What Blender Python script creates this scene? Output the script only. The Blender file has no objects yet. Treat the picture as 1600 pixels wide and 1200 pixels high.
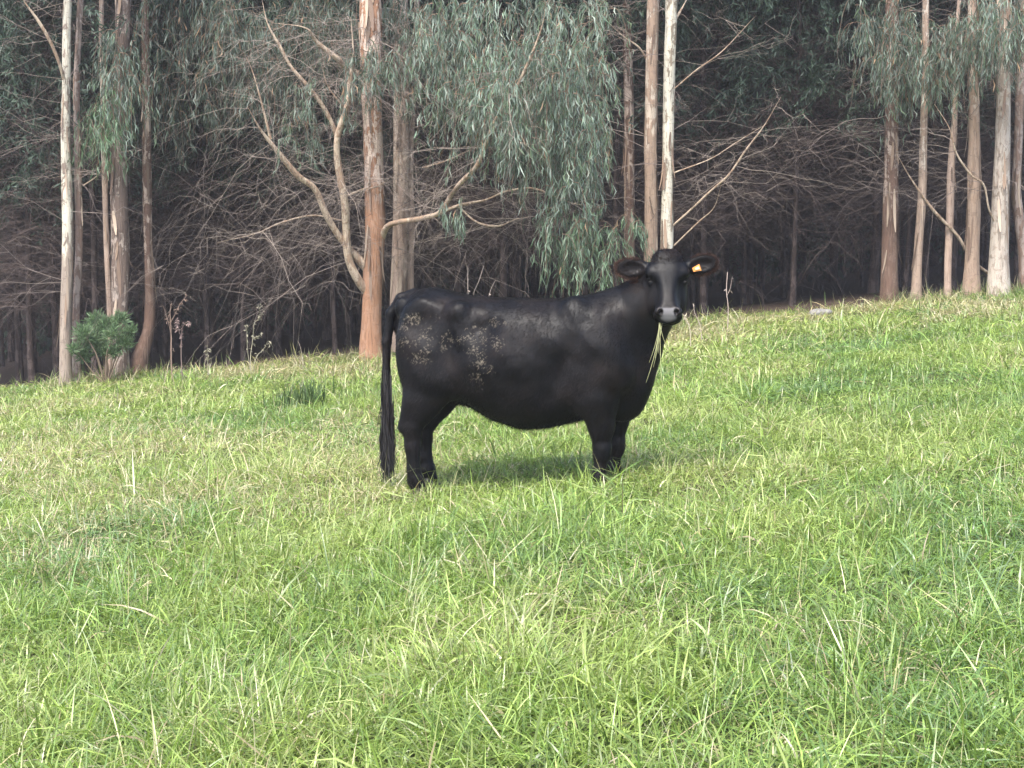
import bpy, math, random
import numpy as np
from mathutils import Vector, Matrix

R = math.radians
rng = np.random.default_rng(7)
random.seed(7)
scene = bpy.context.scene
col = scene.collection

# ------------------------------------------------------------------ camera, sky, sun, exposure
F_PX = 2390.0                       # focal length in pixels of the 1600 px wide photograph
CAM_Z, PITCH = 1.6, R(4.88)
cam_d = bpy.data.cameras.new('camera')
cam_d.sensor_width = 36.0
cam_d.lens = 36.0 * F_PX / 1600.0
cam_d.clip_start, cam_d.clip_end = 0.1, 1000.0
cam = bpy.data.objects.new('camera', cam_d)
col.objects.link(cam)
cam.location = (0, 0, CAM_Z)
cam.rotation_euler = (R(90) - PITCH, 0, 0)
scene.camera = cam

SUN_EL, SUN_AZ = R(58), R(205)      # azimuth clockwise from north (+Y): behind the camera, to its left/right
world = bpy.data.worlds.new('World')
scene.world = world
world.use_nodes = True
wn = world.node_tree
sky = wn.nodes.new('ShaderNodeTexSky')
sky.sky_type = 'NISHITA'
sky.sun_disc = False
sky.sun_elevation = SUN_EL
sky.sun_rotation = SUN_AZ
sky.dust_density = 3.0
bg = wn.nodes['Background']
wn.links.new(sky.outputs[0], bg.inputs[0])
bg.inputs[1].default_value = 0.15
sun_d = bpy.data.lights.new('sun', 'SUN')
sun_d.energy = 1.9
sun_d.angle = R(18)
sun_d.color = (1.0, 0.97, 0.92)
sun = bpy.data.objects.new('sun', sun_d)
col.objects.link(sun)
sdir = Vector((math.sin(SUN_AZ) * math.cos(SUN_EL), math.cos(SUN_AZ) * math.cos(SUN_EL), math.sin(SUN_EL)))
sun.rotation_euler = sdir.to_track_quat('Z', 'Y').to_euler()
scene.view_settings.view_transform = 'Standard'
scene.view_settings.look = 'None'
scene.view_settings.gamma = 1.0
scene.view_settings.exposure = 2.02
cy = scene.cycles
cy.max_bounces = 6
cy.diffuse_bounces = 4
cy.glossy_bounces = 2
cy.transmission_bounces = 4
cy.use_denoising = True

# ------------------------------------------------------------------ helpers
def tag(o, label=None, cat=None, group=None, kind=None):
    if label: o['label'] = label
    if cat: o['category'] = cat
    if group: o['group'] = group
    if kind: o['kind'] = kind
    return o

def empty(name, loc, rz=0.0):
    o = bpy.data.objects.new(name, None)
    o.empty_display_size = 0.2
    col.objects.link(o)
    o.location = loc
    o.rotation_euler = (0, 0, rz)
    return o

def copy_tree(o, parent=None):
    c = o.copy()
    col.objects.link(c)
    if parent is not None: c.parent = parent
    for ch in list(o.children): copy_tree(ch, c)
    return c

CP, SP = math.cos(PITCH), math.sin(PITCH)
def at(px, py, Y):
    """the point on the ground-plan depth Y (metres in front of the camera) seen at photograph pixel px, py"""
    u, v = (px - 800.0) / F_PX, -(py - 600.0) / F_PX
    d = np.array([u, CP + v * SP, -SP + v * CP])
    return np.array([0, 0, CAM_Z]) + d * (Y / d[1])

def smooth(a, b, x):
    t = np.clip((x - a) / (b - a), 0, 1)
    return t * t * (3 - 2 * t)

def _h2(ix, iy, s):
    n = (ix.astype(np.int64) * 374761393 + iy.astype(np.int64) * 668265263 + s * 1274126177) & 0xFFFFFFFF
    n = ((n ^ (n >> 13)) * 1274126177) & 0xFFFFFFFF
    n = n ^ (n >> 16)
    return (n & 0xFFFF) / 65535.0

def vnoise(x, y, s=0):
    x = np.asarray(x, float); y = np.asarray(y, float)
    ix, iy = np.floor(x), np.floor(y)
    fx, fy = x - ix, y - iy
    fx, fy = fx * fx * (3 - 2 * fx), fy * fy * (3 - 2 * fy)
    a, b = _h2(ix, iy, s), _h2(ix + 1, iy, s)
    c, d = _h2(ix, iy + 1, s), _h2(ix + 1, iy + 1, s)
    return (a + (b - a) * fx) * (1 - fy) + (c + (d - c) * fx) * fy

def fbm(x, y, s=0, o=3):
    v, a, t = 0, 1.0, 0
    for i in range(o):
        v = v + a * vnoise(x * 2 ** i + 17.3 * i, y * 2 ** i - 9.1 * i, s + i); t += a; a *= .5
    return v / t

def edge_y(x):                       # where the meadow ends and the wood begins
    return 24.6 + 0.35 * np.sin(x * .7) + 0.25 * np.sin(x * 1.9 + 1)

def ground(x, y):
    x = np.asarray(x, float); y = np.asarray(y, float)
    z = (0.083 + .0011 * np.clip(y - 10.5, -5, 16)) * 60 * np.tanh(x / 60) + 0.0125 * (np.clip(y, -40, 26) - 10.5)
    yy = np.clip(y - 26, 0, None)
    z = z - 0.02 * np.clip(yy, 0, 20) + 0.00 * yy + 0.16 * np.clip(y - 62, 0, 140)
    m = 1 - smooth(25, 30, y)
    z = z + m * (0.07 * (fbm(x * .8, y * .8, 3) - .5) + 0.05 * (vnoise(x * 2.3, y * 2.3, 9) - .5))
    z = z + (1 - m) * 0.4 * (fbm(x * .2, y * .2, 5) - .5)
    return z

class MB:
    """collects quads (and vertex colours) and links them as ONE mesh object"""
    def __init__(self): self.v, self.f, self.c, self.n = [], [], [], 0
    def add(self, v, f, c=None):
        v = np.asarray(v, np.float32).reshape(-1, 3); f = np.asarray(f, np.int64).reshape(-1, 4)
        self.v.append(v); self.f.append(f + self.n); self.n += len(v)
        if c is None: c = np.ones((len(v), 3), np.float32)
        else:
            c = np.asarray(c, np.float32)
            if c.ndim == 1: c = np.tile(c, (len(v), 1))
        self.c.append(c)
    def build(self, name, mat, parent=None, origin=None, smooth_=True):
        v = np.concatenate(self.v); f = np.concatenate(self.f); c = np.concatenate(self.c)
        if origin is not None: v = v - np.asarray(origin, np.float32)
        me = bpy.data.meshes.new(name)
        me.vertices.add(len(v)); me.vertices.foreach_set('co', v.ravel())
        me.loops.add(len(f) * 4); me.loops.foreach_set('vertex_index', f.ravel().astype(np.int32))
        me.polygons.add(len(f)); me.polygons.foreach_set('loop_start', np.arange(0, len(f) * 4, 4, dtype=np.int32))
        me.polygons.foreach_set('use_smooth', np.full(len(f), smooth_, dtype=bool))
        at_ = me.attributes.new('col', 'FLOAT_COLOR', 'POINT')
        at_.data.foreach_set('color', np.concatenate([c, np.ones((len(c), 1), np.float32)], 1).ravel())
        me.update(calc_edges=True)
        me.materials.append(mat)
        o = bpy.data.objects.new(name, me)
        col.objects.link(o)
        if parent is not None: o.parent = parent
        return o

def norm(a): return a / np.maximum(np.linalg.norm(a, axis=-1, keepdims=True), 1e-9)

def spline(pts, n):
    """Catmull-Rom through pts (rows of any width)"""
    p = np.asarray(pts, float)
    if len(p) == 2:
        t = np.linspace(0, 1, n)[:, None]; return p[0] * (1 - t) + p[1] * t
    q = np.vstack([2 * p[0] - p[1], p, 2 * p[-1] - p[-2]])
    s = np.linspace(0, len(p) - 1 - 1e-9, n); i = s.astype(int); t = (s - i)[:, None]
    a, b, c, d = q[i], q[i + 1], q[i + 2], q[i + 3]
    return .5 * (2 * b + (c - a) * t + (2 * a - 5 * b + 4 * c - d) * t ** 2 + (3 * b - a - 3 * c + d) * t ** 3)

def tubes(P, Rad, sides=3):
    """M curves of N points each -> verts, quads"""
    P = np.asarray(P, float); Rad = np.asarray(Rad, float)
    M, N = P.shape[:2]
    T = np.empty_like(P); T[:, 1:-1] = P[:, 2:] - P[:, :-2]; T[:, 0] = P[:, 1] - P[:, 0]; T[:, -1] = P[:, -1] - P[:, -2]
    T = norm(T)
    ref = norm(P[:, -1] - P[:, 0])
    h = np.where(np.abs(ref[:, 2:3]) < .8, np.array([[0, 0, 1.]]), np.array([[1., 0, 0]]))
    A = norm(np.cross(T, h[:, None, :])); B = np.cross(T, A)
    ang = np.arange(sides) * 2 * math.pi / sides
    V = P[:, :, None, :] + Rad[:, :, None, None] * (A[:, :, None, :] * np.cos(ang)[None, None, :, None] + B[:, :, None, :] * np.sin(ang)[None, None, :, None])
    idx = np.arange(M * N * sides).reshape(M, N, sides)
    nx = np.roll(idx, -1, 2)
    Fq = np.stack([idx[:, :-1], nx[:, :-1], nx[:, 1:], idx[:, 1:]], -1)
    return V.reshape(-1, 3), Fq.reshape(-1, 4)

def strips(C, W, side):
    """M ribbons: centre points C (M,N,3), half widths W (M,N), side vectors (M,3) or (M,N,3)"""
    M, N = C.shape[:2]
    if side.ndim == 2: side = side[:, None, :]
    V = np.stack([C - side * W[..., None], C + side * W[..., None]], 2)
    idx = np.arange(M * N * 2).reshape(M, N, 2)
    Fq = np.stack([idx[:, :-1, 0], idx[:, :-1, 1], idx[:, 1:, 1], idx[:, 1:, 0]], -1)
    return V.reshape(-1, 3), Fq.reshape(-1, 4)

def rnd(a, b, *s): return rng.uniform(a, b, s if s else None)

def unit_dirs(n):
    return norm(rng.normal(size=(n, 3)))

# ------------------------------------------------------------------ materials
class NT:
    def __init__(self, name):
        self.m = bpy.data.materials.new(name); self.m.use_nodes = True
        self.t = self.m.node_tree; self.t.nodes.clear()
        self.out = self.t.nodes.new('ShaderNodeOutputMaterial')
    def n(self, ty, **k):
        nd = self.t.nodes.new('ShaderNode' + ty)
        for a, b in k.items(): setattr(nd, a, b)
        return nd
    def l(self, a, b): self.t.links.new(a, b)
    def setv(self, sock, v):
        if hasattr(v, 'is_linked') or hasattr(v, 'links'): self.l(v, sock)
        else:
            if sock.type == 'RGBA' and len(v) == 3: v = (*v, 1)
            sock.default_value = v
    def noise(self, vec, scale, detail=4, rough=.55, dist=0.0):
        nd = self.n('TexNoise'); nd.inputs['Scale'].default_value = scale; nd.inputs['Detail'].default_value = detail
        nd.inputs['Roughness'].default_value = rough; nd.inputs['Distortion'].default_value = dist
        self.l(vec, nd.inputs['Vector']); return nd.outputs['Fac']
    def mapping(self, vec, scale=(1, 1, 1), loc=(0, 0, 0)):
        nd = self.n('Mapping'); nd.inputs['Scale'].default_value = scale; nd.inputs['Location'].default_value = loc
        self.l(vec, nd.inputs['Vector']); return nd.outputs[0]
    def obj(self): return self.n('TexCoord').outputs['Object']
    def ramp(self, fac, a, b, c0=(0, 0, 0), c1=(1, 1, 1)):
        nd = self.n('MapRange'); nd.interpolation_type = 'SMOOTHSTEP'
        nd.inputs[1].default_value = a; nd.inputs[2].default_value = b
        self.l(fac, nd.inputs[0]); return nd.outputs[0]
    def math(self, op, a, b=0.0, c=None):
        nd = self.n('Math', operation=op); self.setv(nd.inputs[0], a); self.setv(nd.inputs[1], b)
        if c is not None: self.setv(nd.inputs[2], c)
        return nd.outputs[0]
    def mix(self, fac, a, b, blend='MIX'):
        nd = self.n('Mix', data_type='RGBA', blend_type=blend)
        self.setv(nd.inputs[0], fac); self.setv(nd.inputs[6], a); self.setv(nd.inputs[7], b)
        return nd.outputs[2]
    def attr(self, name='col'):
        return self.n('Attribute', attribute_name=name).outputs['Color']
    def bump(self, h, strength=.5, dist=.01):
        nd = self.n('Bump'); nd.inputs['Strength'].default_value = strength; nd.inputs['Distance'].default_value = dist
        self.l(h, nd.inputs['Height']); return nd.outputs[0]
    def principled(self, color, rough=.7, spec=.3, normal=None, sheen=0.0):
        p = self.n('BsdfPrincipled'); self.setv(p.inputs['Base Color'], color); self.setv(p.inputs['Roughness'], rough)
        self.setv(p.inputs['Specular IOR Level'], spec)
        if sheen: p.inputs['Sheen Weight'].default_value = sheen
        if normal is not None: self.l(normal, p.inputs['Normal'])
        return p.outputs[0]
    def done(self, sh): self.l(sh, self.out.inputs['Surface']); return self.m

def leaf_material(name, rough=.5, spec=.35, trans=.35):
    m = NT(name)
    c = m.attr()
    p = m.principled(c, rough, spec)
    tr = m.n('BsdfTranslucent'); m.l(m.mix(.5, c, m.mix(1.0, c, (1.15, 1.2, .6), 'MULTIPLY')), tr.inputs[0])
    mx = m.n('MixShader'); mx.inputs[0].default_value = trans
    m.l(p, mx.inputs[1]); m.l(tr.outputs[0], mx.inputs[2])
    return m.done(mx.outputs[0])

def attr_material(name, rough=.8, spec=.2):
    m = NT(name); return m.done(m.principled(m.attr(), rough, spec))

def bark_material(name, pale, brown, dark, pale_amt=.5, split=None, seed=0.0):
    """smooth pale gum bark with brown patches; below the height «split» the rough brown bark stays on"""
    m = NT(name); o = m.obj()
    v = m.mapping(o, (3.6, 3.6, 1.7), (seed * 3.1, seed, seed * 7.7))
    n1 = m.noise(v, 1.5, 7, .62, 1.2)
    strip = m.noise(m.mapping(o, (22, 22, .9), (seed, 0, seed)), 1.0, 4, .55, .4)
    n1 = m.math('ADD', m.math('MULTIPLY', n1, .7), m.math('MULTIPLY', strip, .3))
    thr = .5 + (.5 - pale_amt) * .28
    f = m.ramp(n1, thr - .012, thr + .012)
    if split is not None:
        z = m.n('SeparateXYZ'); m.l(o, z.inputs[0])
        wob = m.math('MULTIPLY_ADD', m.noise(m.mapping(o, (4, 4, .7), (seed, 0, 0)), 1.5, 4), 3.0, -1.5)
        hz = m.ramp(m.math('ADD', z.outputs[2], wob), split - .2, split + .2)
        f = m.math('MULTIPLY', f, m.math('MULTIPLY_ADD', hz, .88, .12))
    base = m.mix(f, brown, pale)
    n2 = m.noise(m.mapping(o, (16, 16, 1.2), (0, seed, 0)), 3, 5, .65)
    base = m.mix(m.math('MULTIPLY', m.ramp(n2, .50, .64), .5), base, dark)
    n3 = m.noise(m.mapping(o, (3.0, 3.0, 5.0), (0, 0, seed * 5)), 2.6, 6, .7, .8)
    base = m.mix(m.math('MULTIPLY', m.ramp(n3, .57, .61), .6), base, m.mix(.45, dark, brown))
    n4 = m.noise(o, 1.1, 3)
    base = m.mix(1.0, base, m.mix(n4, (.7, .7, .72), (1.28, 1.24, 1.18)), 'MULTIPLY')
    hgt = m.math('ADD', m.math('MULTIPLY', f, -.5), n2)
    return m.done(m.principled(base, .85, .2, m.bump(hgt, .9, .03)))

# ------------------------------------------------------------------ ground
def build_ground():
    xs = np.concatenate([-np.geomspace(14, 220, 40)[::-1], np.arange(-13.8, 13.81, .2), np.geomspace(14, 220, 40)])
    ys = np.concatenate([-np.geomspace(3, 120, 16)[::-1], np.arange(-2.8, 30, .2), np.geomspace(30, 210, 50)])
    X, Y = np.meshgrid(xs, ys, indexing='ij')
    Z = ground(X, Y)
    V = np.stack([X, Y, Z], -1).reshape(-1, 3)
    i = np.arange(len(V)).reshape(X.shape)
    Fq = np.stack([i[:-1, :-1], i[1:, :-1], i[1:, 1:], i[:-1, 1:]], -1).reshape(-1, 4)
    e = edge_y(V[:, 0])
    wood = smooth(-.4, 1.2, V[:, 1] - e + 1.2 * (fbm(V[:, 0] * .9, V[:, 1] * .9, 21) - .5))
    c = np.stack([wood, wood, wood], 1)
    mb = MB(); mb.add(V, Fq, c)
    m = NT('meadow_soil'); o = m.obj()
    n1 = m.noise(o, .9, 5); n2 = m.noise(o, 14, 5, .7)
    green = m.mix(n1, (.035, .05, .016), (.06, .07, .026))
    green = m.mix(m.ramp(n2, .45, .75), green, (.06, .05, .03))
    litter = m.mix(n2, (.030, .022, .017), (.075, .052, .038))
    f = m.n('SeparateColor'); m.l(m.attr(), f.inputs[0])
    base = m.mix(f.outputs[0], green, litter)
    mat = m.done(m.principled(base, .95, .1, m.bump(n2, .8, .03)))
    tag(mb.build('meadow_ground', mat), kind='structure')
build_ground()

# ------------------------------------------------------------------ grass
def fov_x(Y, margin=.7): return 800.0 / F_PX * Y + margin

GREENS = np.array([[.10, .175, .065], [.118, .20, .045], [.165, .245, .052], [.21, .28, .062], [.26, .31, .10]])
STRAWS = np.array([[.36, .33, .18], [.42, .39, .25], [.28, .27, .12], [.32, .26, .15]])

def straw_amount(x, y):
    """how much of the sward is dry: mostly the left middle of the field, in patches"""
    n = fbm(x * .75, y * .55, 40)
    left = smooth(2.0, -2.5, x) * smooth(7.0, 8.6, y) * smooth(23, 17, y)
    edge = smooth(19.5, 22.5, y) * .22
    base = .05 + .10 * left + edge
    return np.clip(base * (0.35 + 2.0 * smooth(.38, .68, n)), 0, .85)

def sample_field(n, y0, y1, margin=.7):
    """points in the visible wedge between depths y0 and y1"""
    out = []
    need = n
    while need > 0:
        y = np.sqrt(rng.uniform(y0 ** 2, y1 ** 2, need * 2))
        wmax = fov_x(y1, margin)
        x = rng.uniform(-wmax, wmax, need * 2)
        k = np.abs(x) < fov_x(y, margin)
        out.append(np.stack([x[k], y[k]], 1)[:need]); need -= len(out[-1])
    return np.concatenate(out)

def blades(mb, base, L, lean_dir, lean, W, colr, nseg=3, droop=.6):
    """base (n,3), L length, lean_dir (n,2) unit, lean = tan of initial lean, droop curls the tip over"""
    n = len(base)
    t = np.linspace(0, 1, nseg + 1)[None, :]
    th = np.arctan(lean)[:, None] + droop[:, None] * t * 1.0            # angle from vertical along the blade
    ds = (L / nseg)[:, None]
    hx = np.concatenate([np.zeros((n, 1)), np.cumsum(np.sin(th[:, :-1] + droop[:, None] / nseg * .5) * ds, 1)], 1)
    hz = np.concatenate([np.zeros((n, 1)), np.cumsum(np.cos(th[:, :-1] + droop[:, None] / nseg * .5) * ds, 1)], 1)
    C = np.empty((n, nseg + 1, 3))
    C[..., 0] = base[:, 0:1] + hx * lean_dir[:, 0:1]
    C[..., 1] = base[:, 1:2] + hx * lean_dir[:, 1:2]
    C[..., 2] = base[:, 2:3] + hz
    # keep the blade tips out of the soil
    g = ground(C[..., 0], C[..., 1]) + .012
    C[..., 2] = np.where(t > .1, np.maximum(C[..., 2], g + .01 * t), C[..., 2])
    tw = rnd(0, math.pi, n)
    sd = np.stack([-lean_dir[:, 1] * np.cos(tw * .35) , lean_dir[:, 0] * np.cos(tw * .35), np.sin(tw * .35) * .6 * np.sign(rng.normal(size=n))], 1)
    sd = norm(sd)
    prof = np.interp(t[0], [0, .25, .6, 1], [.75, 1, .8, .1])
    V, Fq = strips(C, W[:, None] * prof[None, :], sd)
    cc = colr[:, None, None, :] * np.ones((1, nseg + 1, 2, 1))
    mb.add(V, Fq, cc.reshape(-1, 3))

def blade_colors(x, y, n, extra_straw=0.0):
    base = fbm(x * .8, y * .6, 60, 3)
    pick = np.clip((base - .5) * 5.5 + 2.3 + rng.normal(0, .8, n), 0, 3.999)
    i = pick.astype(int)
    lush = GREENS[i] * (1 - (pick - i))[:, None] + GREENS[i + 1] * (pick - i)[:, None]
    s = rng.random(n) < np.clip(straw_amount(x, y) + extra_straw, 0, 1)
    st = STRAWS[rng.integers(0, 4, n)]
    c = np.where(s[:, None], st, lush)
    return c * np.clip(rng.lognormal(0, .26, n), .5, 1.7)[:, None], s

def build_grass():
    mb = MB()
    bands = [(4.2, 6.2, 4600, .0029, .90, 4), (6.2, 9.0, 4100, .0030, .76, 4), (9.0, 13.0, 3500, .0032, .64, 3), (13.0, 18.0, 2300, .0040, .58, 3), (18.0, 26.0, 1150, .0055, .66, 3)]
    for y0, y1, dens, w, hs, ns in bands:
        area = (fov_x(y0) + fov_x(y1)) * (y1 - y0)
        n = int(area * dens)
        # 65 % of the blades stand in tufts
        nt = int(n * .65); ncl = max(1, nt // 42)
        cl = sample_field(ncl, y0, y1)
        ch = rng.lognormal(0, .38, ncl) * (0.35 + 1.3 * fbm(cl[:, 0] * 1.1, cl[:, 1] * 1.1, 77))
        clean = rnd(0, 2 * math.pi, ncl); cla = np.abs(rng.normal(0, .55, ncl))
        ctint = rng.normal(1, .13, ncl); cstraw = (rng.random(ncl) < .5) * straw_amount(cl[:, 0], cl[:, 1]) * .9
        k = rng.integers(0, ncl, nt)
        off = rng.normal(0, 1, (nt, 2)) * (.055 + .05 * ch[k])[:, None]
        p = cl[k] + off
        rad = np.linalg.norm(off, axis=1)
        d = off / np.maximum(rad, 1e-4)[:, None] * .9 + np.stack([np.cos(clean[k]), np.sin(clean[k])], 1) * cla[k][:, None] * 1.4 + rng.normal(0, .55, (nt, 2))
        d = d / np.linalg.norm(d, axis=1, keepdims=True)
        L = np.clip(.15 * hs * ch[k] * rng.lognormal(0, .35, nt), .05, .42)
        lean = np.clip(np.abs(rng.normal(.45, .45, nt)) + cla[k] * .9, 0, 3.5)
        dr = np.clip(rng.normal(1.3, .8, nt), 0, 3.0)
        c, s = blade_colors(p[:, 0], p[:, 1], nt, cstraw[k]); c = c * ctint[k][:, None]
        b = np.column_stack([p, ground(p[:, 0], p[:, 1]) - .005])
        W = w * rng.lognormal(0, .3, nt)
        keep = p[:, 1] < edge_y(p[:, 0]) + .5
        blades(mb, b[keep], L[keep], d[keep], lean[keep], W[keep], c[keep], ns, dr[keep])
        # the rest fills in between, shorter and more flattened
        nu = n - nt
        p = sample_field(nu, y0, y1)
        a = rnd(0, 2 * math.pi, nu); d = np.stack([np.cos(a), np.sin(a)], 1)
        L = np.clip(.12 * hs * rng.lognormal(0, .4, nu), .04, .4)
        lean = np.abs(rng.normal(.7, .9, nu)); dr = np.clip(rng.normal(.9, .6, nu), 0, 2.2)
        c, s = blade_colors(p[:, 0], p[:, 1], nu)
        b = np.column_stack([p, ground(p[:, 0], p[:, 1]) - .005])
        keep = p[:, 1] < edge_y(p[:, 0]) + .5
        blades(mb, b[keep], L[keep], d[keep], lean[keep], w * rng.lognormal(0, .3, keep.sum()), c[keep], ns, dr[keep])
    g = mb.build('meadow_grass', leaf_material('grass_blade', .38, .6, .38))
    tag(g, 'tussocky green pasture grass with dry straw patches covering the meadow', 'grass', kind='stuff')
    # long pale flowering stalks and long lax blades standing above the sward
    mb = MB()
    for y0, y1, dens, w in [(4.2, 7, 30, .0013), (7, 12, 20, .0016), (12, 18, 11, .0022), (18, 25.5, 13, .0030)]:
        n = int((fov_x(y0) + fov_x(y1)) * (y1 - y0) * dens)
        p = sample_field(n, y0, y1)
        p = p[p[:, 1] < edge_y(p[:, 0]) + .3]; n = len(p)
        a = rnd(0, 2 * math.pi, n); d = np.stack([np.cos(a), np.sin(a)], 1)
        L = rng.lognormal(math.log(.26), .3, n); lean = np.abs(rng.normal(.4, .7, n)); dr = np.clip(rng.normal(.5, .5, n), 0, 1.6)
        c = np.where((rng.random(n) < .6)[:, None], STRAWS[rng.integers(0, 3, n)], np.array([[.20, .24, .09]])) * rnd(.85, 1.25, n)[:, None]
        blades(mb, np.column_stack([p, ground(p[:, 0], p[:, 1])]), L, d, lean, w * rnd(.7, 1.3, n), c, 5, dr)
    g = mb.build('grass_stalks', leaf_material('grass_stalk', .6, .3, .25))
    tag(g, 'long pale bent grass stalks standing above the green sward', 'grass', kind='stuff')
build_grass()

# ------------------------------------------------------------------ trees
M_LEAF = leaf_material('gum_leaf', .5, .3, .25)
M_NEEDLE = leaf_material('conifer_needle', .6, .3, .2)
M_TWIG = attr_material('dead_twig', .9, .1)

GUM = np.array([[.085, .125, .085], [.115, .155, .115], [.145, .185, .15], [.075, .11, .06], [.17, .20, .165]])

def leaf_strands(mb, mbt, A, Lr=(.45, 1.0), k=15, size=(.10, .18), width=.011, palette=GUM, tint=1.0, hang=1.0, dead=.04):
    """drooping gum sprays: a thin twig arching out of each anchor with sickle leaves hanging from it"""
    M = len(A)
    a = rnd(0, 2 * math.pi, M); h = np.stack([np.cos(a), np.sin(a), np.zeros(M)], 1)
    L = rnd(*Lr, M)
    N = 6; t = np.linspace(0, 1, N)[None, :, None]
    P = A[:, None, :] + h[:, None, :] * (L[:, None, None] * (.55 * t - .2 * t * t)) + np.array([0, 0, 1.0]) * L[:, None, None] * (.12 * t - .95 * hang * t * t)
    V, Fq = tubes(P, np.broadcast_to(np.linspace(.006, .0025, N)[None, :], (M, N)), 3)
    mbt.add(V, Fq, np.array([.16, .11, .08]))
    tt = rnd(.12, 1.0, M, k)
    i = np.minimum((tt * (N - 1)).astype(int), N - 2); f = (tt * (N - 1) - i)[..., None]
    r = np.arange(M)[:, None]
    B = (P[r, i] * (1 - f) + P[r, i + 1] * f).reshape(-1, 3)
    n = len(B)
    B = B + rng.normal(0, .025, (n, 3))
    dl = norm(rng.normal(0, .26, (n, 3)) * np.array([1, 1, .5]) + np.array([0, 0, -1.0]) + np.repeat(h, k, 0) * .18)
    ln = rnd(*size, n)
    sd = norm(np.cross(dl, unit_dirs(n)))
    bend = norm(np.cross(dl, sd)) * (rng.normal(0, .16, n) * ln)[:, None] + sd * (rng.normal(0, .12, n) * ln)[:, None]
    C = np.stack([B, B + dl * ln[:, None] * .45 + bend, B + dl * ln[:, None]], 1)
    W = width * rnd(.75, 1.3, n)[:, None] * np.array([[.25, 1.0, .12]])
    V, Fq = strips(C, W, sd)
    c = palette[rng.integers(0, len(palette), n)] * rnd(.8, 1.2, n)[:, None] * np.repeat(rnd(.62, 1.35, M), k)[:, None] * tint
    dd = rng.random(n) < dead
    c[dd] = np.array([.26, .17, .10]) * rnd(.7, 1.2, dd.sum())[:, None]
    mb.add(V, Fq, np.repeat(c, 6, 0))

def in_poly(p, poly):
    x, y = p[:, 0], p[:, 1]; ins = np.zeros(len(p), bool)
    q = np.asarray(poly, float); j = len(q) - 1
    for i in range(len(q)):
        c = ((q[i, 1] > y) != (q[j, 1] > y)) & (x < (q[j, 0] - q[i, 0]) * (y - q[i, 1]) / (q[j, 1] - q[i, 1] + 1e-9) + q[i, 0])
        ins ^= c; j = i
    return ins

def anchors(poly, n, Y0, Y1, clump=.45, scale=60.0, seed=0):
    """n points of the part of a crown that hangs where the photograph shows it, at its own real depth"""
    q = np.asarray(poly, float); lo, hi = q.min(0), q.max(0)
    out = np.zeros((0, 3))
    for _ in range(60):
        p = rng.uniform(lo, hi, (n * 4, 2)); Y = rnd(Y0, Y1, n * 4)
        k = in_poly(p + rng.normal(0, 14, p.shape), q)
        k &= fbm(p[:, 0] / scale + Y * 1.3, p[:, 1] / scale + Y * 2.1, 90 + seed, 2) > clump - .12 * rng.random(n * 4)
        p, Y = p[k], Y[k]
        u, v = (p[:, 0] - 800) / F_PX, -(p[:, 1] - 600) / F_PX
        d = np.stack([u, CP + v * SP, -SP + v * CP], 1)
        out = np.concatenate([out, np.array([0, 0, CAM_Z]) + d * (Y / d[:, 1])[:, None]])
        if len(out) >= n: break
    return out[:n]

def trunk_tube(mb, pts, rad, sides=14, n=70, lump=.06, color=None):
    C = spline(pts, n); r = spline(np.column_stack([rad, rad, rad]), n)[:, 0]
    T = np.gradient(C, axis=0); T = norm(T)
    A = norm(np.cross(T, np.array([0.0, 1.0, 0.02]))); B = np.cross(T, A)
    ang = np.arange(sides) * 2 * math.pi / sides
    s = np.linspace(0, n * .35, n)[:, None]
    sd = int(rng.integers(0, 9999))
    rr = r[:, None] * (1 + lump * 2 * (vnoise(np.cos(ang)[None] * 1.3 + s * .5, np.sin(ang)[None] * 1.3 + s * .3, sd) - .5))
    V = C[:, None, :] + rr[..., None] * (A[:, None] * np.cos(ang)[None, :, None] + B[:, None] * np.sin(ang)[None, :, None])
    idx = np.arange(n * sides).reshape(n, sides); nx = np.roll(idx, -1, 1)
    Fq = np.stack([idx[:-1], nx[:-1], nx[1:], idx[1:]], -1)
    mb.add(V.reshape(-1, 3), Fq.reshape(-1, 4), color)
    return C, r

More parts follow.
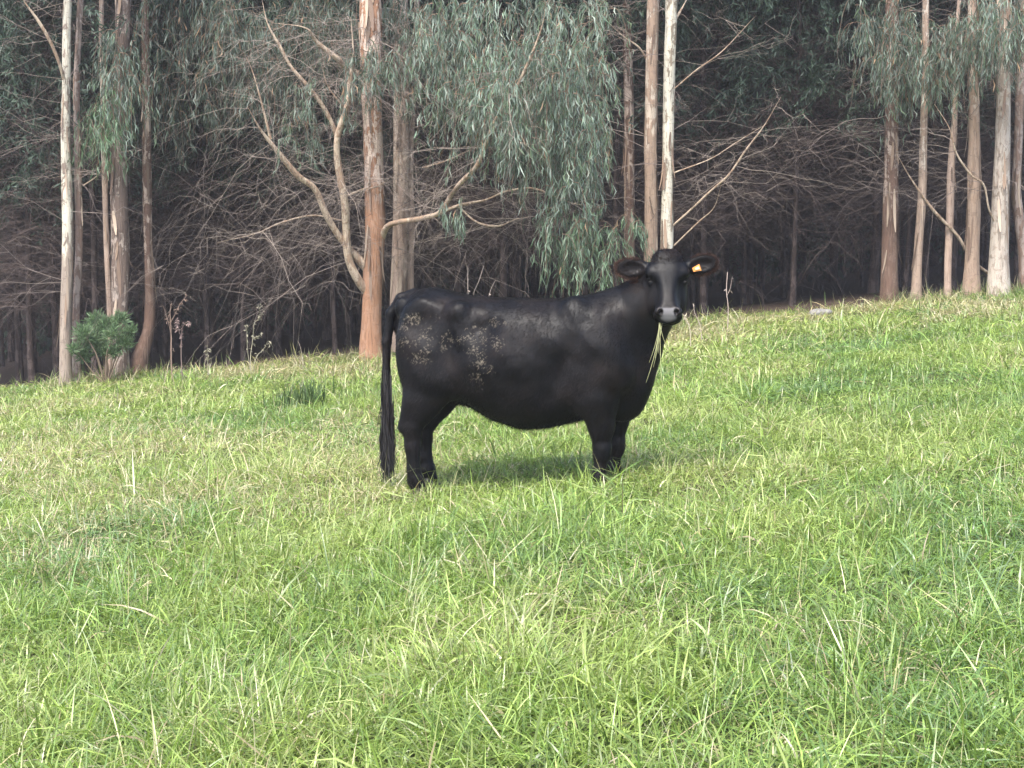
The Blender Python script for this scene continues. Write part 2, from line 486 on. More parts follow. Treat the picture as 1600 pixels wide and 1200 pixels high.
def twig_sprays(mb, C, n, L=(.6, 1.8), up=(-.2, .6), r0=.008, colr=(.20, .16, .14), sub=5, droop=(-.2, .5), side=None):
    """dead thin branches leaving the points C, each with finer side twigs"""
    k = rng.integers(0, len(C), n); A = C[k]
    a = rnd(0, 2 * math.pi, n) if side is None else rng.normal(side, .7, n)
    l = rnd(*L, n)
    h = np.stack([np.cos(a), np.sin(a), np.zeros(n)], 1)
    u = rnd(*up, n)
    N = 6; t = np.linspace(0, 1, N)
    def path(A, h, u, l, droop, jit):
        P = A[:, None, :] + (h[:, None, :] * t[None, :, None] + np.array([0, 0, 1.0]) * (u[:, None] * t[None] - droop[:, None] * t[None] ** 2)[..., None]) * l[:, None, None]
        j = rng.normal(0, 1, P.shape) * (jit * l)[:, None, None] * t[None, :, None]
        j[:, 0] = 0
        return P + j
    P = path(A, h, u, l, rnd(*droop, n), .06)
    V, Fq = tubes(P, r0 * rnd(.6, 1.3, n)[:, None] * np.linspace(1, .3, N)[None], 3)
    mb.add(V, Fq, np.repeat(np.asarray(colr)[None] * rnd(.45, 1.6, n)[:, None], N * 3, 0))
    m = n * sub
    k = np.repeat(np.arange(n), sub); ti = rng.integers(1, N, m)
    A2 = P[k, ti]
    a2 = a[k] + rng.normal(0, .75, m); h2 = np.stack([np.cos(a2), np.sin(a2), np.zeros(m)], 1)
    l2 = l[k] * rnd(.2, .55, m)
    P2 = path(A2, h2, u[k] + rng.normal(0, .35, m), l2, rnd(droop[0], droop[1] + .4, m), .085)
    V, Fq = tubes(P2, r0 * .5 * rnd(.6, 1.2, m)[:, None] * np.linspace(1, .3, N)[None], 3)
    mb.add(V, Fq, np.repeat(np.asarray(colr)[None] * rnd(.4, 1.6, m)[:, None], N * 3, 0))

def upper_crown(mb, top_pts, n, r=(1.2, 2.6), palette=GUM, size=(.25, .5)):
    """the part of the crown above the picture: bigger leaf sprays, enough to shade the wood"""
    k = rng.integers(0, len(top_pts), n)
    B = top_pts[k] + unit_dirs(n) * rnd(.2, 1, n)[:, None] ** .5 * rnd(*r, n)[:, None] * np.array([1, 1, .8])
    dl = norm(rng.normal(0, .6, (n, 3)) + np.array([0, 0, -.7])); ln = rnd(*size, n)
    sd = norm(np.cross(dl, unit_dirs(n)))
    C = np.stack([B, B + dl * ln[:, None] * .5, B + dl * ln[:, None]], 1)
    V, Fq = strips(C, (ln * .22)[:, None] * np.array([[.4, 1, .2]]), sd)
    mb.add(V, Fq, np.repeat(palette[rng.integers(0, len(palette), n)], 6, 0))

GROUP_EDGE = 'tall trees along the edge of the wood'
def edge_tree(name, label, Y, line, bark, height=15.0, limbs=(), foliage=(), twigs=0, cat='tree', tint=1.0, crown_n=2600, twig_z=(1.5, 6.5), flare=1.25, leaf_sz=(.11, .21), pal=GUM, extra_trunk=None, lump=.07, twig_far=False):
    """line: (px, py, width px) from the foot up to the top of the picture; the tree stands at depth Y"""
    ln = np.asarray(line, float)
    P = np.array([at(a, b, Y) for a, b, _ in ln]); rad = ln[:, 2] / 2 * Y / F_PX
    P[:, 1] += np.cumsum(rng.normal(0, .03, len(P)))
    gz = float(ground(P[0, 0], P[0, 1])); base = np.array([P[0, 0], P[0, 1], gz])
    P[0, 2] = gz - .15; rad[0] *= flare
    # up beyond the picture
    d = P[-1] - P[-2]; d = d / max(d[2], 1e-6)
    top = gz + height
    while P[-1, 2] < top:
        d = d * np.array([.75, .75, 1]) + np.array([rng.normal(0, .04), rng.normal(0, .04), 0]); d[2] = 1
        P = np.vstack([P, P[-1] + d * 1.8]); rad = np.append(rad, max(rad[-1] * .88, .02))
    root = empty(name, base)
    tag(root, label, cat, GROUP_EDGE)
    mb = MB(); C, r = trunk_tube(mb, P, rad, 16, max(60, int(height * 8)), lump)
    mb.build('trunk', bark, root, base)
    # loose strips of bark peeling off the trunk
    vis = np.where((C[:, 2] - gz > .5) & (C[:, 2] - gz < 7))[0]
    ns = int(10 + 130 * r[vis].mean())
    i0 = rng.choice(vis, ns); aa = rnd(math.pi * .9, math.pi * 2.1, ns); ll = rnd(.2, .75, ns); t5 = np.linspace(0, 1, 6)
    zc = C[i0, 2][:, None] + ll[:, None] * t5[None]
    xc, yc, rc = (np.interp(zc, C[:, 2], q_) for q_ in (C[:, 0], C[:, 1], r))
    off = rc * 1.03 + .004 + rnd(.0, .07, ns)[:, None] * (1 - t5[None]) ** 3
    ad = aa[:, None] + rng.normal(0, .25, ns)[:, None] * t5[None]
    P_ = np.stack([xc + off * np.cos(ad), yc + off * np.sin(ad), zc], -1)
    V_, F_ = strips(P_, (r[i0] * .12 + .004)[:, None] * np.array([[.3, .8, 1, 1, .9, .5]]) * rnd(.6, 1.5, ns)[:, None], np.stack([-np.sin(aa), np.cos(aa), np.zeros(ns)], 1))
    kb = MB(); kb.add(V_, F_, np.repeat(np.array([[.17, .12, .09], [.25, .18, .13], [.33, .26, .20], [.11, .08, .06]])[rng.integers(0, 4, ns)] * rnd(.8, 1.2, ns)[:, None], 12, 0))
    kb.build('loose_bark', M_TWIG, root, base)['kind'] = 'stuff'
    if extra_trunk:
        e = np.asarray(extra_trunk, float); q = np.array([at(a, b, Y + .05) for a, b, _ in e])
        mb = MB(); trunk_tube(mb, q, e[:, 2] / 2 * Y / F_PX, 12, 50, lump); mb.build('trunk', bark, root, base)
    limb_pts = []
    for lb in limbs:
        p = np.asarray(lb['p'], float)
        yo = np.linspace(0, lb.get('dy', 0.0), len(p))
        q = np.array([at(a, b, Y + y_) for (a, b, _), y_ in zip(p, yo)])
        q[1:] += rng.normal(0, .012, q[1:].shape); p = p.copy(); p[-1, 2] *= .2; p[-2, 2] *= .7
        mb = MB(); C2, _ = trunk_tube(mb, q, np.where(p[:, 2] < 5, p[:, 2] * .75, p[:, 2] * 1.0) / 2 * Y / F_PX, 8, 8 * len(p), .10)
        limb_pts.append(C2[len(C2) // 4:])
        mb.build('limb', lb.get('mat', bark), root, base)
    mbt = MB()
    zz = C[:, 2] - gz
    low = C[(zz > twig_z[0]) & (zz < twig_z[1])]
    if twigs and len(low): twig_sprays(mbt, low, max(8, twigs // 2), (.6, 2.1), (-.2, .6), .0042, (.19, .155, .135), 8)
    if twig_far: twig_sprays(mbt, C[(zz > 1.6) & (zz < 5)], 80, (1.0, 3.2), (-.3, .5), .0040, (.22, .18, .155), 10, (0, .9))
    if limb_pts: twig_sprays(mbt, np.concatenate(limb_pts), (20 if twig_far else 9) * len(limb_pts), (.5, 1.8), (-.4, .5), .0038, (.23, .19, .16), 8, (-.1, .95) if twig_far else (-.3, .3))
    mb = MB()
    for f in foliage:
        A = anchors(f['poly'], f['n'], f.get('Y0', Y - 1.2), f.get('Y1', Y + .8), f.get('clump', .42), f.get('scale', 55.0), f.get('seed', 0))
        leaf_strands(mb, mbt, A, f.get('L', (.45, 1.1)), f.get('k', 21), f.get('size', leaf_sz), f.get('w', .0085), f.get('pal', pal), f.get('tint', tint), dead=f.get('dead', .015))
    if crown_n:
        tp = C[zz > 8.6]
        upper_crown(mb, tp, crown_n, (.5, 2.4))
    if mb.n: mb.build('crown', M_LEAF, root, base)
    if mbt.n: mbt.build('twigs', M_TWIG, root, base)['kind'] = 'stuff'
    return root

B_WHITE = bark_material('bark_white_gum', (.49, .46, .38), (.25, .20, .165), (.10, .075, .06), .66, 2.1, 1.3)
B_WHITE2 = bark_material('bark_white_mottled', (.50, .475, .395), (.24, .20, .15), (.12, .09, .07), .66, .7, 4.1)
B_PINK = bark_material('bark_pinkish', (.36, .29, .25), (.24, .165, .13), (.11, .08, .065), .55, None, 2.2)
B_BROWN = bark_material('bark_brown', (.33, .275, .235), (.15, .112, .092), (.075, .053, .044), .42, None, 3.4)
B_RED = bark_material('bark_red_peeling', (.50, .40, .33), (.30, .165, .10), (.13, .07, .045), .56, 2.7, 5.7)
B_REDBASE = bark_material('bark_reddish', (.36, .29, .24), (.125, .080, .060), (.065, .045, .034), .40, 1.8, 6.6)
B_GREYB = bark_material('bark_grey_brown', (.52, .43, .36), (.36, .27, .215), (.16, .115, .09), .5, 2.4, 7.9)
B_TAN = bark_material('bark_tan', (.46, .40, .335), (.29, .22, .17), (.12, .09, .07), .45, 2.2, 8.8)
B_TANBR = bark_material('bark_tan_brown', (.46, .39, .32), (.30, .22, .165), (.12, .085, .065), .5, 3.4, 9.3)
B_GREY = bark_material('bark_pale_grey', (.38, .335, .285), (.29, .24, .195), (.16, .12, .095), .62, None, 10.2)
B_LIMB = bark_material('bark_limb', (.46, .37, .28), (.33, .235, .165), (.11, .075, .055), .55, None, 11.9)

def build_edge_trees():
    edge_tree('gum_tree', 'slender white barked trunk, first tree from the left edge', 24.2,
        [(101, 590, 18), (100, 520, 18), (102, 400, 17), (100, 300, 17), (97, 220, 15), (99, 120, 14), (100, 0, 13)], B_WHITE,
        limbs=[dict(p=[(100, 124, 6), (92, 104, 5.5), (80, 70, 5), (62, 35, 5), (40, 5, 4), (20, -30, 3)], dy=-.5, mat=B_LIMB)], twigs=26, crown_n=2200)
    edge_tree('gum_tree', 'thin pinkish brown trunk close beside the white barked one at left', 24.6,
        [(122, 590, 12), (120, 500, 11), (124, 380, 11), (122, 260, 10), (118, 150, 10), (120, 60, 9), (124, 0, 9)], B_PINK,
        limbs=[dict(p=[(130, 290, 3), (150, 272, 3), (165, 258, 2)], dy=-.3, mat=B_LIMB)], twigs=40, crown_n=1500)
    edge_tree('gum_tree', 'thin dull brown trunk touching the wide mottled one behind the bush', 24.9,
        [(172, 592, 10), (172, 520, 10), (168, 400, 9), (165, 300, 9), (163, 200, 9), (160, 100, 8), (160, 0, 8)], B_GREYB, twigs=20, crown_n=1200,
        foliage=[dict(poly=[(140, 140), (178, 130), (175, 215), (150, 225)], n=46, Y0=23.8, Y1=24.8, clump=.2, tint=np.array([.95, 1.15, .85]))])
    edge_tree('gum_tree', 'wide brown mottled trunk with drooping leaves, rising behind the green bush', 24.8,
        [(188, 592, 28), (188, 520, 26), (188, 400, 28), (186, 300, 27), (187, 200, 26), (190, 100, 25), (190, 0, 24)], B_BROWN, twigs=20,
        foliage=[dict(poly=[(160, 40), (212, 40), (215, 190), (185, 200), (165, 150)], n=70, clump=.35),
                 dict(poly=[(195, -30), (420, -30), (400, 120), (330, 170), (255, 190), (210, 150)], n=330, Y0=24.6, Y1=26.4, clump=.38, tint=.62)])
    edge_tree('gum_tree', 'reddish trunk bent at its foot, right of the mottled trunk and bush', 25.0,
        [(207, 590, 34), (218, 560, 27), (230, 520, 19), (233, 470, 16), (231, 380, 14), (230, 260, 14), (229, 150, 13), (228, 0, 12)], B_REDBASE, twigs=20, crown_n=1500, flare=1.1)
    L = B_LIMB
    edge_tree('gum_tree', 'orange red peeling trunk with big forked limbs, left of the cow', 23.6,
        [(580, 562, 33), (580, 500, 32), (583, 430, 31), (586, 350, 31), (584, 260, 30), (581, 170, 31), (579, 80, 33), (578, 0, 33)], B_RED, height=17, twig_far=True,
        limbs=[dict(p=[(578, 462, 16), (560, 437, 14), (546, 402, 12), (541, 360, 12), (538, 310, 12), (528, 262, 11), (529, 215, 10), (540, 168, 9), (547, 125, 8), (550, 88, 7), (548, 30, 6)], dy=-1.0, mat=L),
               dict(p=[(529, 218, 8), (510, 172, 7), (485, 142, 6), (456, 106, 5), (438, 72, 5), (420, 38, 4), (408, 0, 3)], dy=-.4, mat=L),
               dict(p=[(572, 418, 14), (536, 376, 11), (511, 336, 10), (491, 296, 9), (466, 272, 9), (431, 231, 7), (406, 201, 6), (386, 168, 4)], dy=-1.2, mat=L),
               dict(p=[(423, 217, 5), (411, 166, 4), (395, 115, 3), (380, 80, 2)], dy=-.3, mat=L),
               dict(p=[(566, 118, 8), (540, 104, 9), (525, 92, 8), (496, 66, 6), (475, 42, 4), (420, 37, 2)], dy=-.8, mat=L),
               dict(p=[(540, 170, 4), (530, 158, 4), (510, 130, 3), (500, 92, 2)], dy=-.3, mat=L),
               dict(p=[(543, 306, 4), (566, 297, 4), (590, 292, 3), (612, 280, 2)], dy=-.4, mat=L),
               dict(p=[(596, 372, 12), (606, 355, 9), (622, 346, 8), (660, 342, 7), (688, 332, 7), (706, 304, 7), (720, 284, 7), (744, 260, 7), (757, 228, 6), (772, 190, 6), (795, 155, 5), (820, 108, 5), (846, 40, 4), (855, 0, 3)], dy=-2.7, mat=L),
               dict(p=[(690, 332, 5), (720, 320, 5), (760, 310, 4), (792, 298, 4), (832, 294, 4), (864, 306, 4), (896, 320, 3), (940, 323, 2)], dy=-.4, mat=L),
               dict(p=[(716, 322, 4), (744, 346, 4), (772, 354, 4), (808, 344, 3), (842, 336, 2)], dy=-.4, mat=L),
               dict(p=[(660, 262, 2), (690, 254, 3), (724, 240, 3), (760, 222, 3)], dy=-.2, mat=L),
               dict(p=[(536, 345, 4), (490, 338, 3), (440, 345, 3), (400, 365, 2), (340, 378, 2)], dy=-.6, mat=L)],
        twigs=60, twig_z=(2.0, 6.5),
        foliage=[dict(poly=[(640, -20), (960, -20), (950, 70), (935, 180), (945, 230), (915, 300), (880, 310), (835, 270), (800, 215), (760, 230), (720, 170), (680, 200), (650, 130)], n=540, Y0=21.3, Y1=24.2, clump=.49, scale=48, tint=1.2),
                 dict(poly=[(700, 60), (940, 60), (930, 240), (880, 260), (780, 200)], n=150, Y0=21.0, Y1=22.2, clump=.47, scale=55, tint=1.3, seed=3),
                 dict(poly=[(840, 315), (985, 320), (1000, 350), (960, 380), (920, 415), (890, 410), (862, 360)], n=85, Y0=21.6, Y1=22.6, clump=.36, scale=35, tint=np.array([1.0, 1.08, .92])),
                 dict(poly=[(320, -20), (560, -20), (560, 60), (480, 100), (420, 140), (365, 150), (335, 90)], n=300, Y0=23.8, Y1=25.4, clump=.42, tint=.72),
                 dict(poly=[(440, 110), (505, 120), (505, 220), (450, 230)], n=26, clump=.3, L=(.3, .7)),
                 dict(poly=[(545, 60), (625, 60), (620, 130), (560, 120)], n=40, Y0=22.2, Y1=23.2, clump=.35),
                 dict(poly=[(690, 310), (722, 310), (716, 345), (694, 345)], n=9, Y0=21.8, Y1=22.4, clump=.1, L=(.2, .4))])
    edge_tree('gum_tree', 'grey brown double trunk just right of the orange red trunk', 25.4,
        [(622, 560, 26), (622, 470, 26), (625, 400, 24), (627, 300, 24), (628, 180, 23), (628, 80, 24), (626, 0, 24)], B_GREYB, twigs=60,
        extra_trunk=[(640, 480, 13), (641, 400, 12), (642, 340, 12), (641, 250, 10), (648, 120, 9), (652, 0, 9)],
        foliage=[dict(poly=[(600, -10), (700, -10), (690, 90), (640, 120), (610, 60)], n=70, Y0=24.2, Y1=25.2)])
    edge_tree('gum_tree', 'dull brown trunk in shade behind the leaves, left of the paired trunks', 26.6,
        [(985, 540, 18), (984, 400, 17), (983, 300, 16), (982, 150, 15), (980, 0, 14)], B_REDBASE, twigs=50, crown_n=1500)
    edge_tree('gum_tree', 'brown trunk paler towards the top, left of the white trunk behind the cow head', 24.6,
        [(1017, 530, 23), (1017, 440, 22), (1017, 330, 20), (1016, 220, 19), (1018, 110, 19), (1020, 0, 19)], B_TANBR, twigs=60,
        limbs=[dict(p=[(1012, 96, 4), (1000, 76, 4), (975, 55, 3), (950, 35, 3)], dy=-.3, mat=B_LIMB)])
    edge_tree('gum_tree', 'bright white mottled trunk rising straight behind the cow head', 23.9,
        [(1038, 530, 23), (1040, 440, 22), (1042, 380, 21), (1043, 300, 18), (1045, 200, 18), (1046, 100, 18), (1049, 0, 18)], B_WHITE2, twigs=34,
        limbs=[dict(p=[(1052, 352, 4), (1080, 325, 4), (1110, 298, 4), (1140, 270, 4), (1165, 235, 4), (1195, 195, 3), (1222, 150, 2)], dy=-1.0, mat=B_LIMB),
               dict(p=[(1053, 384, 3), (1090, 350, 3), (1115, 325, 2), (1128, 290, 2)], dy=-.6, mat=B_LIMB),
               dict(p=[(1052, 140, 3), (1090, 110, 3), (1130, 80, 3), (1180, 25, 2)], dy=-.6, mat=B_LIMB),
               dict(p=[(1053, 270, 3), (1110, 250, 2), (1150, 225, 2), (1200, 190, 2)], dy=.6, mat=B_LIMB),
               dict(p=[(1055, 30, 6), (1065, 12, 5), (1080, -10, 4)], dy=.2, mat=B_LIMB)])
    edge_tree('gum_tree', 'dark red brown trunk with a pale patch, leftmost of the right hand group', 24.8,
        [(1391, 480, 27), (1391, 420, 25), (1392, 340, 24), (1394, 260, 22), (1396, 160, 20), (1396, 60, 19), (1396, 0, 19)], B_REDBASE, twigs=46,
        limbs=[dict(p=[(1400, 235, 3), (1425, 280, 4), (1460, 330, 5), (1495, 370, 5), (1520, 405, 5), (1548, 430, 5)][::-1], dy=-.4, mat=B_LIMB)],
        foliage=[dict(poly=[(1330, -10), (1440, -10), (1440, 60), (1400, 110), (1350, 90)], n=90, clump=.38, tint=.85),
                 dict(poly=[(1370, 80), (1420, 60), (1420, 130), (1385, 140)], n=30, clump=.3)])
    edge_tree('gum_tree', 'thin tan trunk brown below and pale above, second in the right hand group', 24.6,
        [(1431, 478, 15), (1435, 400, 14), (1440, 320, 13), (1444, 240, 12), (1446, 150, 11), (1448, 0, 10)], B_TAN, twigs=50, crown_n=1500,
        foliage=[dict(poly=[(1420, 60), (1480, 30), (1480, 120), (1430, 140)], n=50, clump=.35)])
    edge_tree('gum_tree', 'thinnest crooked pale trunk between two tan trunks at right', 24.7,
        [(1480, 472, 11), (1481, 410, 11), (1485, 330, 12), (1487, 260, 11), (1492, 190, 9), (1494, 110, 7), (1500, 0, 6)], B_GREYB, twigs=50, crown_n=1200,
        foliage=[dict(poly=[(1470, 20), (1530, 20), (1530, 90), (1480, 110)], n=45, clump=.35)])
    edge_tree('gum_tree', 'tan brown straight trunk, left neighbour of the widest pale grey one', 24.4,
        [(1520, 470, 25), (1522, 400, 22), (1524, 320, 21), (1524, 240, 19), (1524, 160, 16), (1522, 80, 14), (1522, 0, 13)], B_TANBR, twigs=40,
        foliage=[dict(poly=[(1500, -10), (1570, -10), (1570, 60), (1510, 90)], n=70, clump=.35)])
    edge_tree('gum_tree', 'widest pale grey trunk near the right edge, on the slope crest', 24.0,
        [(1561, 466, 33), (1563, 400, 29), (1566, 300, 26), (1570, 200, 22), (1571, 100, 22), (1572, 0, 22)], B_GREY, twigs=34,
        limbs=[dict(p=[(1553, 345, 4), (1548, 325, 4), (1536, 290, 4), (1516, 272, 4), (1495, 240, 4), (1480, 200, 3), (1462, 165, 3)], dy=-.6, mat=B_LIMB)],
        foliage=[dict(poly=[(1540, -10), (1620, -10), (1620, 60), (1560, 50)], n=80, clump=.35)])
    edge_tree('gum_tree', 'curved reddish pale trunk cut by the right edge of the photo', 24.6,
        [(1604, 470, 16), (1602, 400, 16), (1596, 350, 15), (1590, 300, 14), (1591, 230, 13), (1594, 150, 13), (1597, 60, 13), (1599, 0, 13)], B_PINK, twigs=34, crown_n=1500)
build_edge_trees()

# ------------------------------------------------------------------ the dark conifer wood behind
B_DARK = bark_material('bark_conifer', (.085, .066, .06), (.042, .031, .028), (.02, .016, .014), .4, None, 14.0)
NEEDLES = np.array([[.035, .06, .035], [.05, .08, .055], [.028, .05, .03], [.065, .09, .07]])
GROUP_CON = 'conifers standing in the dark wood'

def needle_sprays(mb, A, n_each=22, L=(.5, 1.1), pal=NEEDLES):
    """flat drooping conifer sprays"""
    M = len(A); a = rnd(0, 2 * math.pi, M); h = np.stack([np.cos(a), np.sin(a), np.zeros(M)], 1); l = rnd(*L, M)
    t = rnd(0, 1, M, n_each)
    B = (A[:, None] + h[:, None] * (l[:, None] * t)[..., None] - np.array([0, 0, 1.0]) * (l[:, None] * .7 * t ** 2)[..., None]).reshape(-1, 3)
    n = len(B); B = B + rng.normal(0, .05, (n, 3))
    dl = norm(np.repeat(h, n_each, 0) * .5 + rng.normal(0, .5, (n, 3)) + np.array([0, 0, -.7])); ln = rnd(.06, .15, n)
    sd = norm(np.cross(dl, unit_dirs(n)))
    C = np.stack([B, B + dl * ln[:, None] * .5, B + dl * ln[:, None]], 1)
    V, Fq = strips(C, (ln * .10)[:, None] * np.array([[.5, 1, .25]]), sd)
    mb.add(V, Fq, np.repeat(pal[rng.integers(0, len(pal), n)] * rnd(.7, 1.3, n)[:, None], 6, 0))

def make_conifer(i):
    root = empty('conifer', (0, 0, 0))
    tag(root, 'thin dark conifer trunk with dead twigs, deep in the shade of the wood', 'tree', GROUP_CON)
    H = 17.0; z = np.linspace(-.2, H, 14)
    P = np.column_stack([np.cumsum(rng.normal(0, .035, 14)), np.cumsum(rng.normal(0, .035, 14)), z])
    rad = np.interp(z, [-.2, .3, 8, H], [.085, .06, .045, .015]) * rnd(.7, 1.25)
    mb = MB(); C, r = trunk_tube(mb, P, rad, 10, 60, .06); mb.build('trunk', B_DARK, root)
    zz = C[:, 2]
    mb = MB()
    low = C[(zz > 1.3) & (zz < 9)]
    twig_sprays(mb, low, 210, (.7, 2.4), (-.25, .6), .0062, (.092, .070, .063), 11)
    mb.build('dead_branches', M_TWIG, root)
    mb = MB()
    zA = 3.4 + 12.8 * rng.random(760)
    A = np.column_stack([np.interp(zA, zz, C[:, 0]), np.interp(zA, zz, C[:, 1]), zA])
    ra = np.interp(zA, [3.4, 6, 12, 17], [1.5, 2.2, 1.6, .3]) * rng.random(760) ** .5; aa = rnd(0, 2 * math.pi, 760)
    A[:, 0] += ra * np.cos(aa); A[:, 1] += ra * np.sin(aa)
    A = A[rng.random(760) < np.interp(A[:, 2], [3.4, 6], [.35, 1])]
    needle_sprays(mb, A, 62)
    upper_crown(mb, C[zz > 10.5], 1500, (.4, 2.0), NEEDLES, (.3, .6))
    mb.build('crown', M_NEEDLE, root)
    return root

def build_wood():
    protos = [make_conifer(i) for i in range(6)]
    spots = []
    y = 27.0; row = 0
    while y < 46:
        half = fov_x(y, 1.5); step = 1.55 + .02 * (y - 27)
        for x in np.arange(-half, half, step):
            spots.append((x + rng.normal(0, .35), y + rng.normal(0, .4)))
        y += 2.0 + .12 * row; row += 1
    for i, (x, yy) in enumerate(spots):
        o = protos[i] if i < 6 else copy_tree(protos[i % 6])
        o.location = (x, yy, float(ground(x, yy)))
        o.rotation_euler = (0, 0, rnd(0, 6.28))
        s = rnd(.85, 1.2); o.scale = (s, s, s)
    # farther in, the wood reads as one dark mass
    mb = MB()
    for yy in np.arange(47, 68, 2.4):
        half = fov_x(yy, 3)
        for x in np.arange(-half, half, 1.5):
            x_ = x + rng.normal(0, .4); y_ = yy + rng.normal(0, .5); g = float(ground(x_, y_))
            P = np.array([[x_, y_, g - .2], [x_ + rng.normal(0, .1), y_, g + 6], [x_ + rng.normal(0, .2), y_, g + 13]])
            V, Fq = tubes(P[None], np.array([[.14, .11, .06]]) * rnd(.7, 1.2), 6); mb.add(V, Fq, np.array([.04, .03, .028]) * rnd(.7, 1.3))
            n = 40
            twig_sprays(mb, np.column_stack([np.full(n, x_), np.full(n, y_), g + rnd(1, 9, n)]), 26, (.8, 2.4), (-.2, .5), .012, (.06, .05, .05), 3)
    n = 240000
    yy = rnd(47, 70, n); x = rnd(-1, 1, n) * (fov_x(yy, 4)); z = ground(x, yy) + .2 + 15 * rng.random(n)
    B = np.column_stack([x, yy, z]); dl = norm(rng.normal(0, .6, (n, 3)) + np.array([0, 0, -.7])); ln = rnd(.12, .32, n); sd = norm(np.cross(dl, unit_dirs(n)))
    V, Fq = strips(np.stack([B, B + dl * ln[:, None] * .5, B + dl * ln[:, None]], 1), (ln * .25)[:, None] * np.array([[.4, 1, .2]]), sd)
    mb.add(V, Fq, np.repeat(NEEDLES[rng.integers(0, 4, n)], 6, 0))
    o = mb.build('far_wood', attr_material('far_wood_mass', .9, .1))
    tag(o, 'dark mass of conifers far inside the wood', 'wood', kind='stuff')
build_wood()

# ------------------------------------------------------------------ the cow
YAW = R(-15)
COW = np.array([0.0, 10.5, 0.0])

def surface_nets(Fd, origin, h):
    nx, ny, nz = Fd.shape
    ins = Fd < 0
    cnt = np.zeros((nx - 1, ny - 1, nz - 1), np.int8)
    offs = [(a, b, c) for a in (0, 1) for b in (0, 1) for c in (0, 1)]
    for a, b, c in offs: cnt += ins[a:nx - 1 + a, b:ny - 1 + b, c:nz - 1 + c]
    I = np.argwhere((cnt > 0) & (cnt < 8))
    vid = -np.ones(cnt.shape, np.int64); vid[I[:, 0], I[:, 1], I[:, 2]] = np.arange(len(I))
    val = {o: Fd[I[:, 0] + o[0], I[:, 1] + o[1], I[:, 2] + o[2]] for o in offs}
    acc = np.zeros((len(I), 3)); num = np.zeros(len(I))
    for o in offs:
        for ax in range(3):
            if o[ax] == 0:
                q = list(o); q[ax] = 1; q = tuple(q)
                a, b = val[o], val[q]; k = (a < 0) != (b < 0)
                t = np.where(k, a / np.where(k, a - b, 1), 0)
                p = np.tile(np.array(o, float), (len(I), 1)); p[:, ax] += t
                acc[k] += p[k]; num[k] += 1
    V = origin + (I + acc / num[:, None]) * h
    faces = []
    for ax in range(3):
        s0 = [slice(None)] * 3; s1 = [slice(None)] * 3
        s0[ax] = slice(0, -1); s1[ax] = slice(1, None)
        ch = ins[tuple(s0)] != ins[tuple(s1)]
        E = np.argwhere(ch); b, c = (ax + 1) % 3, (ax + 2) % 3
        E = E[(E[:, b] > 0) & (E[:, c] > 0) & (E[:, b] < Fd.shape[b] - 1) & (E[:, c] < Fd.shape[c] - 1)]
        def g(db, dc):
            q = E.copy(); q[:, b] += db; q[:, c] += dc; return vid[q[:, 0], q[:, 1], q[:, 2]]
        quad = np.stack([g(-1, -1), g(0, -1), g(0, 0), g(-1, 0)], 1)
        fl = ~ins[E[:, 0], E[:, 1], E[:, 2]]
        quad[fl] = quad[fl][:, ::-1]
        faces.append(quad)
    return V, np.concatenate(faces)

